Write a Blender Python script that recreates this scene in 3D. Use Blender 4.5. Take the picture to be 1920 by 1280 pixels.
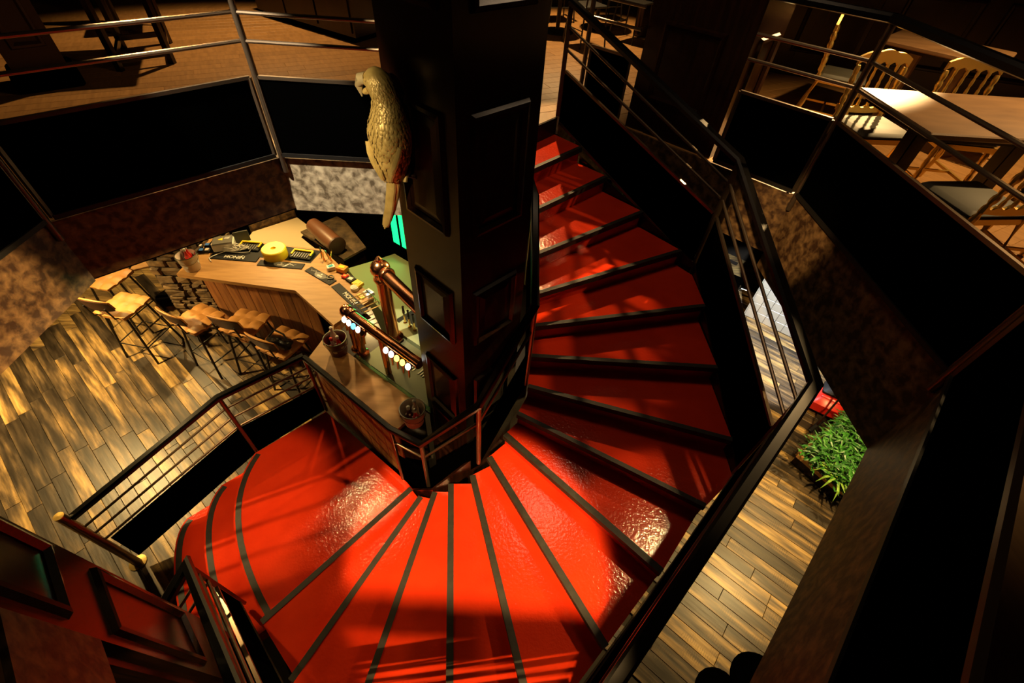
import bpy, bmesh, math, random
from mathutils import Vector, Matrix, Euler
from mathutils.geometry import tessellate_polygon
random.seed(7)
sc = bpy.context.scene
for o in list(bpy.data.objects): bpy.data.objects.remove(o)
COL = sc.collection
PI = math.pi; S2 = math.sqrt(.5)
UP = 3.14            # upper floor level; the lower floor is z = 0
# ------------------------------------------------------------------ camera
def cam_axes(pitch, roll, yaw):
    f = Vector((0, math.cos(pitch), -math.sin(pitch))); r = Vector((1, 0, 0)); u = r.cross(f)
    c, s = math.cos(roll), math.sin(roll)
    r2 = c*r+s*u; u2 = -s*r+c*u
    rz = Matrix.Rotation(-yaw, 3, 'Z')
    return rz@r2, rz@u2, rz@f
CR, CU, CF = cam_axes(math.radians(46.7525), math.radians(4.6435), math.radians(3.033))
CAMP = Vector((0, 0, 4.8)); FPX = 836.5
cd = bpy.data.cameras.new('camera'); cam = bpy.data.objects.new('camera', cd); COL.objects.link(cam)
cd.sensor_width = 36; cd.lens = FPX/1920*36; cd.clip_start = .02
cam.matrix_world = Matrix.Translation(CAMP) @ Matrix((CR, CU, -CF)).transposed().to_4x4()
sc.camera = cam
def pix(p):
    d = Vector(p)-CAMP; z = d.dot(CF)
    if z < .05: return (-9e3, -9e3)
    return (960+FPX*d.dot(CR)/z, 640-FPX*d.dot(CU)/z)
# ------------------------------------------------------------------ light
vs = sc.view_settings; vs.view_transform = 'Standard'; vs.look = 'None'; vs.gamma = 1; vs.use_curve_mapping = False
vs.exposure = 0.8
w = bpy.data.worlds.new('dark_room'); sc.world = w; w.use_nodes = True
w.node_tree.nodes['Background'].inputs[0].default_value = (1, .6, .25, 1); w.node_tree.nodes['Background'].inputs[1].default_value = .0015
WARM = (1, .62, .25); AMBER = (1, .66, .24)
def spot(name, loc, target, power, angle=100, blend=.3, color=WARM, r=.045):
    l = bpy.data.lights.new(name, 'SPOT'); l.energy = power; l.color = color; l.spot_size = math.radians(angle); l.spot_blend = blend
    l.shadow_soft_size = r
    o = bpy.data.objects.new(name, l); COL.objects.link(o); o.location = loc
    o.rotation_euler = (Vector(target)-Vector(loc)).to_track_quat('-Z', 'Y').to_euler(); return o
# ceiling spots over the stair well, with added fill spots marked
spot('ceiling_or_fill_spot', (-2.5, 3.9, 5.95), (-1.4, 2.0, .5), 230, 22, .5)
spot('ceiling_or_fill_spot', (-2.3, .9, 5.95), (-2.3, 1.85, .4), 460, 18, .6)  # fill spot added to brighten the landing and lowest steps
spot('ceiling_or_fill_spot', (2.9, 2.4, 5.95), (1.2, 1.0, 1.8), 230, 19, .4)
spot('ceiling_or_fill_spot', (-.2, -1.22, 5.95), (-.10, 1.10, 1.1), 1600, 23, .25, (1, .60, .22))
spot('ceiling_or_fill_spot', (4.5, 6.0, 5.95), (1.1, 2.45, 2.05), 2100, 25, .35)
spot('ceiling_or_fill_spot', (.35, 7.3, 5.95), (.62, 3.85, 2.75), 560, 17, .4)
spot('ceiling_or_fill_spot', (2.2, .4, 5.95), (-2.8, 1.55, 2.85), 2200, 13, .35)  # spot added to brighten the far-left slab edge
spot('ceiling_or_fill_spot', (.9, 8.4, 5.95), (.9, 7.6, 3), 420, 80, .5)
spot('ceiling_or_fill_spot', (-3.2, 7.0, 5.95), (-3.2, 6.0, 3), 260, 100, .5)
spot('ceiling_or_fill_spot', (4.6, 3.2, 5.95), (4.2, 3.2, 3), 330, 100, .5)
spot('ceiling_or_fill_spot', (-2.65, 2.2, 5.95), (-1.35, 3.45, 2.92), 1100, 24, .3, (1, .84, .60))
spot('ceiling_or_fill_spot', (-1.9, -1.2, 5.95), (-1.0, 3.1, 3.4), 950, 20, .4, (1, .76, .42))
spot('ceiling_or_fill_spot', (-.6, .2, 5.95), (2.28, 3.22, 2.80), 800, 11, .5)  # spot added to brighten the slab edge at the right corner
pl_ = bpy.data.lights.new('fill_light', 'POINT'); pl_.energy = 26; pl_.color = (1, .68, .40); pl_.shadow_soft_size = .35  # unseen soft lamp added to lift the shadows on the steps
po_ = bpy.data.objects.new('fill_light', pl_); COL.objects.link(po_); po_.location = (.9, 3.2, 5.85)
# downlights under the gallery, with added spots marked
spot('soffit_or_fill_spot', (-5.5, 3.3, 2.6), (-4.4, 2.6, 0), 470, 115, .7, AMBER)
spot('soffit_or_fill_spot', (-3.2, 5.4, 2.6), (-3.2, 4.4, 1), 105, 130, .6, AMBER)
spot('soffit_or_fill_spot', (-1.9, 4.7, 2.6), (-1.7, 3.8, 1), 62, 130, .6, AMBER)
spot('soffit_or_fill_spot', (-1.2, 3.85, 2.6), (-1.0, 2.9, 1), 8, 120, .6, AMBER)
spot('soffit_or_fill_spot', (-5.4, 5.2, 2.6), (-5.0, 4.3, 0), 130, 110, .6, AMBER)
spot('soffit_or_fill_spot', (3.5, 1.9, 2.42), (2.9, 1.6, 0), 195, 125, .7, AMBER)
spot('soffit_or_fill_spot', (4.4, 3.0, 2.42), (4.0, 2.8, 0), 80, 120, .6, AMBER)
spot('soffit_or_fill_spot', (3.6, 3.9, 2.45), (4.2, 4.75, .3), 380, 64, .15, (.80, .88, 1.0))
spot('soffit_or_fill_spot', (.7, 4.7, 2.6), (-2.8, 1.75, 2.75), 420, 22, .5, AMBER)  # tilted spot added to throw light on the far-left slab edge
spot('soffit_or_fill_spot', (.5, -1.3, 2.45), (-1.7, .15, 1.75), 70, 30, .5, AMBER)  # spot added to brighten the near face of the lower left column
spot('soffit_or_fill_spot', (2.6, 3.7, 2.5), (2.4, 3.0, 0), 60, 120, .6, AMBER)
# ------------------------------------------------------------------ materials
def mat(name, c, rough=.5, metal=0., c2=None, scale=8., detail=4., stretch=None, bump=0., bscale=None, coat=0., lo=.35, hi=.65, emit=None, es=0., rnd=0., spec=.5, trans=0., distort=0.):
    m = bpy.data.materials.new(name); m.use_nodes = True; nt = m.node_tree; N = nt.nodes; Lk = nt.links
    b = N['Principled BSDF']
    b.inputs['Roughness'].default_value = rough; b.inputs['Metallic'].default_value = metal
    b.inputs['Base Color'].default_value = (*c, 1); b.inputs['Coat Weight'].default_value = coat; b.inputs['Coat Roughness'].default_value = .12
    b.inputs['Specular IOR Level'].default_value = spec; b.inputs['Transmission Weight'].default_value = trans
    if emit: b.inputs['Emission Color'].default_value = (*emit, 1); b.inputs['Emission Strength'].default_value = es
    if c2 or bump or rnd:
        tc = N.new('ShaderNodeTexCoord'); mp = N.new('ShaderNodeMapping'); Lk.new(tc.outputs['Object'], mp.inputs[0])
        if stretch: mp.inputs['Scale'].default_value = stretch
        if rnd:
            oi = N.new('ShaderNodeObjectInfo'); ml = N.new('ShaderNodeMath'); ml.operation = 'MULTIPLY'; ml.inputs[1].default_value = 37.
            Lk.new(oi.outputs['Random'], ml.inputs[0]); Lk.new(ml.outputs[0], mp.inputs['Location'])
    if c2:
        nz = N.new('ShaderNodeTexNoise'); nz.inputs['Scale'].default_value = scale; nz.inputs['Detail'].default_value = detail; nz.inputs['Distortion'].default_value = distort
        Lk.new(mp.outputs[0], nz.inputs['Vector'])
        cr = N.new('ShaderNodeValToRGB'); cr.color_ramp.elements[0].position = lo; cr.color_ramp.elements[1].position = hi
        cr.color_ramp.elements[0].color = (*c, 1); cr.color_ramp.elements[1].color = (*c2, 1)
        Lk.new(nz.outputs['Fac'], cr.inputs[0]); out = cr.outputs[0]
        if rnd:
            hs = N.new('ShaderNodeHueSaturation'); mr = N.new('ShaderNodeMapRange'); mr.inputs[3].default_value = 1-rnd; mr.inputs[4].default_value = 1+rnd
            Lk.new(oi.outputs['Random'], mr.inputs[0]); Lk.new(mr.outputs[0], hs.inputs['Value']); Lk.new(out, hs.inputs['Color']); out = hs.outputs[0]
        Lk.new(out, b.inputs['Base Color'])
    if bump:
        nb = N.new('ShaderNodeTexNoise'); nb.inputs['Scale'].default_value = bscale or scale*3; nb.inputs['Detail'].default_value = 3
        Lk.new(mp.outputs[0], nb.inputs['Vector'])
        bp = N.new('ShaderNodeBump'); bp.inputs['Strength'].default_value = bump; bp.inputs['Distance'].default_value = .01
        Lk.new(nb.outputs['Fac'], bp.inputs['Height']); Lk.new(bp.outputs[0], b.inputs['Normal'])
    return m
M = {}
M['red'] = mat('red_floor_paint', (.55, .028, .006), .13, c2=(.66, .038, .008), scale=3, bump=.22, bscale=45, spec=.5)
M['nosing'] = mat('grey_nosing_strip', (.011, .010, .007), .6, c2=(.020, .018, .012), scale=20, bump=.1)
M['black'] = mat('black_satin_panel', (.0004, .0004, .0004), .8, spec=.0)
M['blackgloss'] = mat('black_gloss_handrail', (.003, .0026, .0026), .28, spec=.3, coat=.05)
M['rail'] = mat('dark_bronze_steel', (.17, .125, .085), .30, .85)
M['wood_dark'] = mat('dark_stained_wood', (.008, .0026, .0013), .24, c2=(.018, .0058, .0026), scale=5, stretch=(6, 6, .5), coat=.0, bump=.02, spec=.32)
M['patina'] = mat('patinated_plaster', (.036, .016, .007), .5, .15, c2=(.21, .12, .048), scale=17, detail=9, distort=.3, lo=.40, hi=.72, bump=.15, bscale=30)
M['patina_lit'] = mat('lit_patinated_plaster', (.10, .075, .045), .5, .15, c2=(.50, .42, .29), scale=16, detail=9, distort=.4, lo=.36, hi=.66, bump=.15, bscale=30)  # lighter patina copy: light falling on the slab edge is put into the colour
M['oak'] = mat('oak_counter', (.36, .18, .053), .55, c2=(.45, .24, .078), scale=6, stretch=(.6, 4, 4), bump=.03)
M['pine'] = mat('stained_pine_boards', (.15, .052, .015), .5, c2=(.29, .12, .034), scale=5, stretch=(5, 5, .5), bump=.05, rnd=.25)
M['upper_oak'] = mat('upper_floor_oak', (.25, .125, .040), .42, c2=(.33, .17, .056), scale=5, stretch=(6, .6, 1), rnd=.12)
M['leather'] = mat('tan_leather', (.42, .19, .045), .52, c2=(.52, .25, .065), scale=6, bump=.06, bscale=120)
M['shell'] = mat('dark_brown_shell', (.05, .018, .008), .5)
M['steelblack'] = mat('black_steel_tube', (.012, .011, .010), .4, .3)
M['gold'] = mat('gold_paint', (.62, .40, .10), .32, .75)
M['parrot'] = mat('dull_gold_cast', (.36, .25, .07), .42, .35, c2=(.52, .37, .12), scale=14, bump=.1)
M['beak'] = mat('pale_gold_beak', (.34, .27, .14), .4, .3)
M['copper'] = mat('polished_copper', (.80, .33, .13), .20, 1.)
M['chrome'] = mat('brushed_steel', (.26, .27, .22), .33, 1.)
M['tray_steel'] = mat('dull_green_grey_steel', (.10, .115, .07), .42, .55)
M['brass'] = mat('brass', (.75, .52, .18), .2, 1.)
M['lit'] = mat('lit_badge', (1, 1, .95), .4, emit=(1, .97, .85), es=3)
M['lit_blue'] = mat('lit_blue_badge', (.1, .5, .9), .4, emit=(.1, .55, 1), es=2)
M['lit_yellow'] = mat('lit_yellow_badge', (1, .75, .1), .4, emit=(1, .72, .1), es=2.2)
M['neon'] = mat('green_neon', (.05, 1, .3), .4, emit=(.0, 1, .22), es=1.1)
M['glass'] = mat('green_glass', (.5, .9, .6), .05, trans=.9)
M['rubber'] = mat('black_rubber', (.0045, .0045, .0045), .6, spec=.25)
M['white'] = mat('white_plastic', (.72, .68, .62), .4)
M['cream'] = mat('cream_enamel', (.66, .58, .50), .35, c2=(.6, .5, .42), scale=5)
M['maroon'] = mat('maroon_enamel', (.09, .008, .012), .3)
M['yellow'] = mat('yellow_plastic', (.85, .60, .02), .4)
M['grey'] = mat('grey_plastic', (.12, .115, .10), .4)
M['blue'] = mat('blue_plastic', (.05, .16, .5), .4)
M['teal'] = mat('teal_plastic', (.02, .35, .45), .4)
M['orange'] = mat('orange_plastic', (.8, .28, .03), .4)
M['redp'] = mat('red_plastic', (.62, .02, .012), .3)
M['stone'] = mat('brown_stone', (.06, .036, .016), .8, c2=(.20, .125, .055), scale=9, bump=.5, bscale=16, rnd=.35)
M['mortar'] = mat('dark_mortar', (.03, .02, .012), .9)
M['tile'] = mat('white_tile', (.46, .42, .33), .3)
M['leaf'] = mat('green_leaf', (.012, .075, .010), .4, c2=(.05, .23, .02), scale=9)
M['leaf_pale'] = mat('pale_green_leaf', (.20, .36, .05), .4)
M['soil'] = mat('dark_soil', (.02, .012, .006), .9)
M['tabletop'] = mat('table_top_laminate', (.16, .083, .034), .5, c2=(.22, .118, .048), scale=3, stretch=(1, 3, 3))
M['cushion'] = mat('olive_grey_cushion', (.045, .044, .032), .7)
M['dark_wall'] = mat('dark_wall_paint', (.012, .007, .004), .7)
M['soffit'] = mat('dark_soffit', (.05, .03, .015), .8)
M['lower_base'] = mat('floor_underlay', (.02, .013, .006), .8)
M['glow_tint_top'] = mat('pale_resin_worktop', (.24, .27, .13), .35)  # green cast of the glowing window put into the resin colour
M['beige'] = mat('pale_beige_worktop', (.72, .56, .32), .5)
M['brownbarrel'] = mat('brown_leather_drum', (.16, .065, .03), .4)
M['bristle'] = mat('black_bristle', (.012, .010, .008), .8)
def plank_mat():
    m = bpy.data.materials.new('rustic_plank'); m.use_nodes = True; nt = m.node_tree; N = nt.nodes; Lk = nt.links; b = N['Principled BSDF']
    tc = N.new('ShaderNodeTexCoord'); oi = N.new('ShaderNodeObjectInfo'); mp = N.new('ShaderNodeMapping'); mp.inputs['Scale'].default_value = (1.3, 12, 1)
    ml = N.new('ShaderNodeMath'); ml.operation = 'MULTIPLY'; ml.inputs[1].default_value = 91.
    Lk.new(oi.outputs['Random'], ml.inputs[0]); Lk.new(ml.outputs[0], mp.inputs['Location']); Lk.new(tc.outputs['Object'], mp.inputs[0])
    def noise(sc_, det, src):
        n = N.new('ShaderNodeTexNoise'); n.inputs['Scale'].default_value = sc_; n.inputs['Detail'].default_value = det; Lk.new(src, n.inputs['Vector']); return n.outputs['Fac']
    mp2 = N.new('ShaderNodeMapping'); mp2.inputs['Scale'].default_value = (.9, 7, 1); Lk.new(tc.outputs['Object'], mp2.inputs[0]); Lk.new(ml.outputs[0], mp2.inputs['Location'])
    base = N.new('ShaderNodeValToRGB'); e = base.color_ramp.elements
    e[0].position = 0; e[0].color = (.026, .018, .011, 1); e[1].position = 1; e[1].color = (.50, .33, .12, 1)
    for p, c in ((.24, (.045, .032, .020)), (.46, (.105, .070, .036)), (.62, (.21, .135, .058)), (.78, (.36, .225, .080))):
        q = e.new(p); q.color = (*c, 1)
    base.color_ramp.interpolation = 'LINEAR'
    blot = noise(1.7, 10, mp2.outputs[0]); grain = noise(2.6, 9, mp.outputs[0])
    a = N.new('ShaderNodeMath'); a.operation = 'MULTIPLY_ADD'; a.inputs[1].default_value = .70; Lk.new(oi.outputs['Random'], a.inputs[0])
    bm_ = N.new('ShaderNodeMapRange'); bm_.inputs[1].default_value = .33; bm_.inputs[2].default_value = .67; bm_.inputs[3].default_value = -.24; bm_.inputs[4].default_value = .46
    Lk.new(blot, bm_.inputs[0]); Lk.new(bm_.outputs[0], a.inputs[2]); Lk.new(a.outputs[0], base.inputs[0])
    gr = N.new('ShaderNodeMapRange'); gr.inputs[1].default_value = .3; gr.inputs[2].default_value = .7; gr.inputs[3].default_value = .45; gr.inputs[4].default_value = 1.35
    Lk.new(grain, gr.inputs[0]); mx = N.new('ShaderNodeMixRGB'); mx.blend_type = 'MULTIPLY'; mx.inputs[0].default_value = 1
    Lk.new(base.outputs[0], mx.inputs[1]); Lk.new(gr.outputs[0], mx.inputs[2]); Lk.new(mx.outputs[0], b.inputs['Base Color'])
    # saw marks across the grain on part of each board
    wv = N.new('ShaderNodeTexWave'); wv.inputs['Scale'].default_value = 16; wv.inputs['Distortion'].default_value = 5; wv.inputs['Detail'].default_value = 3; wv.inputs['Detail Scale'].default_value = 2
    Lk.new(tc.outputs['Object'], wv.inputs['Vector']); msk = N.new('ShaderNodeMapRange'); msk.inputs[1].default_value = .52; msk.inputs[2].default_value = .62; msk.inputs[3].default_value = 0; msk.inputs[4].default_value = .55
    mp3 = N.new('ShaderNodeMapping'); mp3.inputs['Scale'].default_value = (2.6, 4, 1); Lk.new(tc.outputs['Object'], mp3.inputs[0]); mp3.inputs['Location'].default_value = (5, 5, 5)
    m2 = N.new('ShaderNodeMath'); m2.operation = 'MULTIPLY'; m2.inputs[1].default_value = 53.; Lk.new(oi.outputs['Random'], m2.inputs[0]); Lk.new(m2.outputs[0], mp3.inputs['Location'])
    Lk.new(noise(1.5, 3, mp3.outputs[0]), msk.inputs[0]); wm = N.new('ShaderNodeMapRange'); wm.inputs[1].default_value = .2; wm.inputs[2].default_value = .5; wm.inputs[3].default_value = .35; wm.inputs[4].default_value = 1.0; Lk.new(wv.outputs['Fac'], wm.inputs[0])
    mx2 = N.new('ShaderNodeMixRGB'); mx2.blend_type = 'MULTIPLY'; Lk.new(msk.outputs[0], mx2.inputs[0]); Lk.new(mx.outputs[0], mx2.inputs[1]); Lk.new(wm.outputs[0], mx2.inputs[2]); Lk.new(mx2.outputs[0], b.inputs['Base Color'])
    b.inputs['Roughness'].default_value = .38; b.inputs['Specular IOR Level'].default_value = .4
    bp = N.new('ShaderNodeBump'); bp.inputs['Strength'].default_value = .12; bp.inputs['Distance'].default_value = .01; Lk.new(grain, bp.inputs['Height']); Lk.new(bp.outputs[0], b.inputs['Normal'])
    return m
M['plank'] = plank_mat()
# ------------------------------------------------------------------ mesh helpers
OFF = {}
class MB:
    def __init__(s): s.v = []; s.f = []
    def add(s, vs, fs):
        n = len(s.v); s.v += [tuple(v) for v in vs]; s.f += [tuple(i+n for i in f) for f in fs]; return s
    def box(s, c, size, rz=0., rx=0., ry=0., bev=0.):
        x, y, z = (d/2 for d in size); R = Euler((rx, ry, rz)).to_matrix(); c = Vector(c)
        if bev <= 0:
            vs = [c+R@Vector((i*x, j*y, k*z)) for k in (-1, 1) for i, j in ((-1, -1), (1, -1), (1, 1), (-1, 1))]
            return s.add(vs, [(3, 2, 1, 0), (4, 5, 6, 7), (0, 1, 5, 4), (1, 2, 6, 5), (2, 3, 7, 6), (3, 0, 4, 7)])
        b = min(bev, x, y, z)*.999
        rings = []
        for zz, ins in ((-z, b), (-z+b, 0), (z-b, 0), (z, b)):
            a, d = x-ins, y-ins; ch = b*.6
            rings.append([Vector(q) for q in ((-a+ch, -d, zz), (a-ch, -d, zz), (a, -d+ch, zz), (a, d-ch, zz), (a-ch, d, zz), (-a+ch, d, zz), (-a, d-ch, zz), (-a, -d+ch, zz))])
        vs = [c+R@v for r in rings for v in r]
        fs = [tuple(range(7, -1, -1)), tuple(range(24, 32))]
        for k in range(3):
            for i in range(8): fs.append((k*8+i, k*8+(i+1) % 8, k*8+8+(i+1) % 8, k*8+8+i))
        return s.add(vs, fs)
    def prism(s, poly, z0, z1):
        n = len(poly); area = sum(poly[i][0]*poly[(i+1) % n][1]-poly[(i+1) % n][0]*poly[i][1] for i in range(n))
        if area < 0: poly = poly[::-1]
        vs = [(p[0], p[1], z0) for p in poly]+[(p[0], p[1], z1) for p in poly]
        fs = [(i, (i+1) % n, n+(i+1) % n, n+i) for i in range(n)]
        if n <= 4: fs += [tuple(range(n-1, -1, -1)), tuple(range(n, 2*n))]
        else:
            for t in tessellate_polygon([[Vector((p[0], p[1], 0)) for p in poly]]):
                a, b, c = (Vector((*poly[i][:2], 0)) for i in t)
                if (b-a).cross(c-a).z < 0: t = t[::-1]
                fs += [tuple(n+i for i in t), tuple(i for i in t[::-1])]
        return s.add(vs, fs)
    def sweep(s, pts, prof, closed_prof=True, up=(0, 0, 1), caps=True, scales=None):
        pts = [Vector(p) for p in pts]; n = len(pts); k = len(prof); vs = []
        for i, p in enumerate(pts):
            a = (pts[i]-pts[i-1]).normalized() if i else None; b = (pts[i+1]-pts[i]).normalized() if i < n-1 else None
            t = (a or b) if (a is None or b is None) else (a+b).normalized()
            if t.length < 1e-6: t = b
            u = Vector(up)
            if abs(t.dot(u)) > .98: u = Vector((0, 1, 0)) if abs(t.y) < .9 else Vector((1, 0, 0))
            r = t.cross(u).normalized(); u2 = r.cross(t)
            mit = 1.
            if a and b: mit = 1/max(.4, math.sqrt((1+a.dot(b))/2))
            sc_ = scales[i] if scales else 1.
            for (x, y) in prof: vs.append(p+r*x*sc_*mit+u2*y*sc_)
        fs = []
        for i in range(n-1):
            for j in range(k): fs.append((i*k+j, i*k+(j+1) % k, (i+1)*k+(j+1) % k, (i+1)*k+j))
        if caps: fs += [tuple(range(k-1, -1, -1)), tuple(range((n-1)*k, n*k))]
        return s.add(vs, fs)
    def tube(s, pts, r, n=8, scales=None):
        return s.sweep(pts, [(r*math.cos(2*PI*i/n), r*math.sin(2*PI*i/n)) for i in range(n)], scales=scales)
    def bar(s, pts, w_, h_): return s.sweep(pts, [(-w_/2, -h_/2), (w_/2, -h_/2), (w_/2, h_/2), (-w_/2, h_/2)])
    def lathe(s, prof, c=(0, 0, 0), n=16, axis=None):
        c = Vector(c); R = Vector(axis).to_track_quat('Z', 'Y').to_matrix() if axis else Matrix.Identity(3)
        vs = [c+R@Vector((r*math.cos(2*PI*i/n), r*math.sin(2*PI*i/n), z)) for r, z in prof for i in range(n)]
        fs = [(k*n+i, k*n+(i+1) % n, (k+1)*n+(i+1) % n, (k+1)*n+i) for k in range(len(prof)-1) for i in range(n)]
        fs += [tuple(range(n-1, -1, -1)), tuple(range((len(prof)-1)*n, len(prof)*n))]
        return s.add(vs, fs)
    def ellip(s, c, r, n=12, m=8, R=None):
        c = Vector(c); R = R or Matrix.Identity(3)
        prof = [(math.sin(PI*(k+.02)/(m+.04)), -math.cos(PI*(k+.02)/(m+.04))) for k in range(m+1)]
        vs = [c+R@Vector((r[0]*q*math.cos(2*PI*i/n), r[1]*q*math.sin(2*PI*i/n), r[2]*z)) for q, z in prof for i in range(n)]
        fs = [(k*n+i, k*n+(i+1) % n, (k+1)*n+(i+1) % n, (k+1)*n+i) for k in range(m) for i in range(n)]
        fs += [tuple(range(n-1, -1, -1)), tuple(range(m*n, (m+1)*n))]
        return s.add(vs, fs)
    def mesh(s, name, material, smooth=False, off=(0, 0, 0)):
        me = bpy.data.meshes.new(name); o = Vector(off)
        me.from_pydata([tuple(Vector(v)-o) for v in s.v], [], s.f); me.materials.append(M[material])
        if smooth:
            bm = bmesh.new(); bm.from_mesh(me)
            for f in bm.faces: f.smooth = True
            for e in bm.edges:
                if len(e.link_faces) == 2 and e.calc_face_angle(0) > .7: e.smooth = False
            bm.to_mesh(me); bm.free()
        return me
    def build(s, name, material, parent=None, smooth=False, loc=None, stuff=False):
        base = OFF.get(parent.name, Vector()) if parent else Vector()
        org = base if loc is None else Vector(loc)
        me = s.mesh(name, material, smooth, org)
        o = bpy.data.objects.new(name, me); COL.objects.link(o)
        o.location = org-base; OFF[o.name] = org
        if parent: o.parent = parent
        if stuff: o['kind'] = 'stuff'
        return o
def thing(name, label, cat, loc=(0, 0, 0), rz=0., group=None):
    o = bpy.data.objects.new(name, None); COL.objects.link(o); o.location = loc; o.rotation_euler = (0, 0, rz); o.empty_display_size = .1
    OFF[o.name] = Vector(loc) if not rz else Vector((0, 0, 0))
    return tag(o, label, cat, group)
def local(name, label, cat, group=None):
    o = thing(name, label, cat, (0, 0, 0), 0, group); return o
def tag(o, label, cat, group=None):
    o['label'] = label; o['category'] = cat
    if group: o['group'] = group
    return o
def struct(o, label=None):
    o['kind'] = 'structure'
    if label: o['label'] = label
    return o
def dup(root, loc, rz=0., label=None, group=None, skip=()):
    def cp(o, par):
        c = o.copy(); COL.objects.link(c)
        if par: c.parent = par
        for ch in o.children:
            if ch.name.split('.')[0] not in skip: cp(ch, c)
        return c
    r = cp(root, None); r.location = loc; r.rotation_euler = (0, 0, rz)
    if label: r['label'] = label
    if group: r['group'] = group
    return r
def V(*a): return Vector(a)
def lerp(a, b, t): return Vector(a)+(Vector(b)-Vector(a))*t
# ------------------------------------------------------------------ structure: floors, walls, ceiling
# well opening in the upper floor (clockwise from the far left corner)
OPEN = [(-1.76, 3.45), (-.05, 3.45), (.28, 4.36), (.50, 4.62), (.76, 4.86), (2.34, 3.28), (2.34, 1.41), (.33, -.60), (-.58, -.60), (-1.53, .33), (-2.02, .42), (-2.80, .90), (-2.80, 2.41)]
BX0, BX1, BY0, BY1 = -9., 8., -4., 12.
fl = struct(MB().box(((BX0+BX1)/2, (BY0+BY1)/2, -.06), (BX1-BX0, BY1-BY0, .09)).build('floor', 'lower_base'), 'lower floor of mixed rustic brown planks')
def planks(parent, material, W, Ls, az, z, th, inside, gap=.003, cap=299):
    d = V(math.sin(az), math.cos(az)); nrm = V(d.y, -d.x); meshes = {}
    cand = []
    for i in range(-60, 60):
        t = -14+random.random()*Ls[0]
        while t < 14:
            L = random.choice(Ls); c = d*(t+L/2)+nrm*(i*W); t += L
            if inside(c, L): cand.append((c, L))
    cand.sort(key=lambda q: (V(q[0].x, q[0].y, z)-CAMP).length)
    rz = math.atan2(d.y, d.x)
    for c, L in cand[:cap]:
        if L not in meshes: meshes[L] = MB().box((0, 0, -th/2), (L-gap, W-gap, th), bev=.0025).mesh('plank', material)
        o = bpy.data.objects.new('plank', meshes[L]); COL.objects.link(o); o.parent = parent
        o.location = V(c.x, c.y, z)-OFF[parent.name]; o.rotation_euler = (0, 0, rz)
    rest = MB()
    for c, L in cand[cap:]: rest.box((c.x, c.y, z-th/2), (L-gap, W-gap, th), rz=rz)
    if rest.v: rest.build('plank', material, parent, stuff=True)
    return len(cand)
def low_in(c, L):
    u, v = pix((c.x, c.y, 0))
    if not (-160 < u < 2080 and -60 < v < 1400): return False
    if -2.0 < c.x < 1.5 and .3 < c.y < 4: return False
    if c.y > 7.2: return False
    if u > 1700 and v < 700: return False
    if 200 < u < 1350 and v < 470: return False
    if c.x > -2.2 and c.x < 2.1 and c.y > 3: return False
    if u < 250 and v < 430: return False
    return True
npl = planks(fl, 'plank', .135, (1.45, 1.2, 1.0, 1.6), math.radians(130.5), 0, .014, low_in)
# upper floor slab with the opening
def slab_top(z, material, name, flip=False):
    outer = [(BX0, BY0), (BX1, BY0), (BX1, BY1), (BX0, BY1)]
    pts = outer+OPEN; tris = tessellate_polygon([[V(*p, 0) for p in outer], [V(*p, 0) for p in OPEN]])
    fs = []
    for t in tris:
        a, b, c = (V(*pts[i], 0) for i in t); up = (b-a).cross(c-a).z > 0
        fs.append(tuple(t) if up != flip else tuple(t[::-1]))
    return MB().add([(p[0], p[1], z) for p in pts], fs).build(name, material)
fu = struct(slab_top(UP-.003, 'upper_oak', 'floor'), 'upper gallery floor of golden oak boards')
def inpoly(p, poly):
    r = False; n = len(poly)
    for i in range(n):
        (x1, y1), (x2, y2) = poly[i], poly[(i+1) % n]
        if (y1 > p[1]) != (y2 > p[1]) and p[0] < (x2-x1)*(p[1]-y1)/(y2-y1)+x1: r = not r
    return r
_d2 = V(math.sin(math.radians(62)), math.cos(math.radians(62)))
def up_in(c, L):
    u, v = pix((c.x, c.y, UP))
    if not (-100 < u < 2050 and -60 < v < 560) or c.y > 11.5: return False
    hw = V(_d2.y, -_d2.x)*.075
    for q in (-.5, -.25, 0, .25, .5):
        for s_ in (-1, 1):
            e = c+_d2*L*q+hw*s_
            if inpoly((e.x, e.y), OPEN): return False
    return True
npu = planks(fu, 'upper_oak', .15, (1.3, .9, 1.7), math.radians(62), UP, .012, up_in, gap=.0015)
struct(slab_top(2.68, 'soffit', 'ceiling', True), 'dark underside of the gallery floor')
struct(MB().box(((BX0+BX1)/2, (BY0+BY1)/2, 6.15), (BX1-BX0, BY1-BY0, .1)).build('ceiling', 'dark_wall'), 'dark ceiling above the gallery')
for nm, c, s_ in (('wall_left', (BX0-.05, 4, 3), (.1, BY1-BY0, 6.3)), ('wall_right', (BX1+.05, 4, 3), (.1, BY1-BY0, 6.3)), ('wall_back', (-.5, BY1+.05, 3), (BX1-BX0, .1, 6.3)), ('wall_front', (-.5, BY0-.05, 3), (BX1-BX0, .1, 6.3))):
    struct(MB().box(c, s_).build(nm, 'dark_wall'), 'dark painted '+nm.replace('_', ' ').replace('wall ', '')+' wall of the room')
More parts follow.
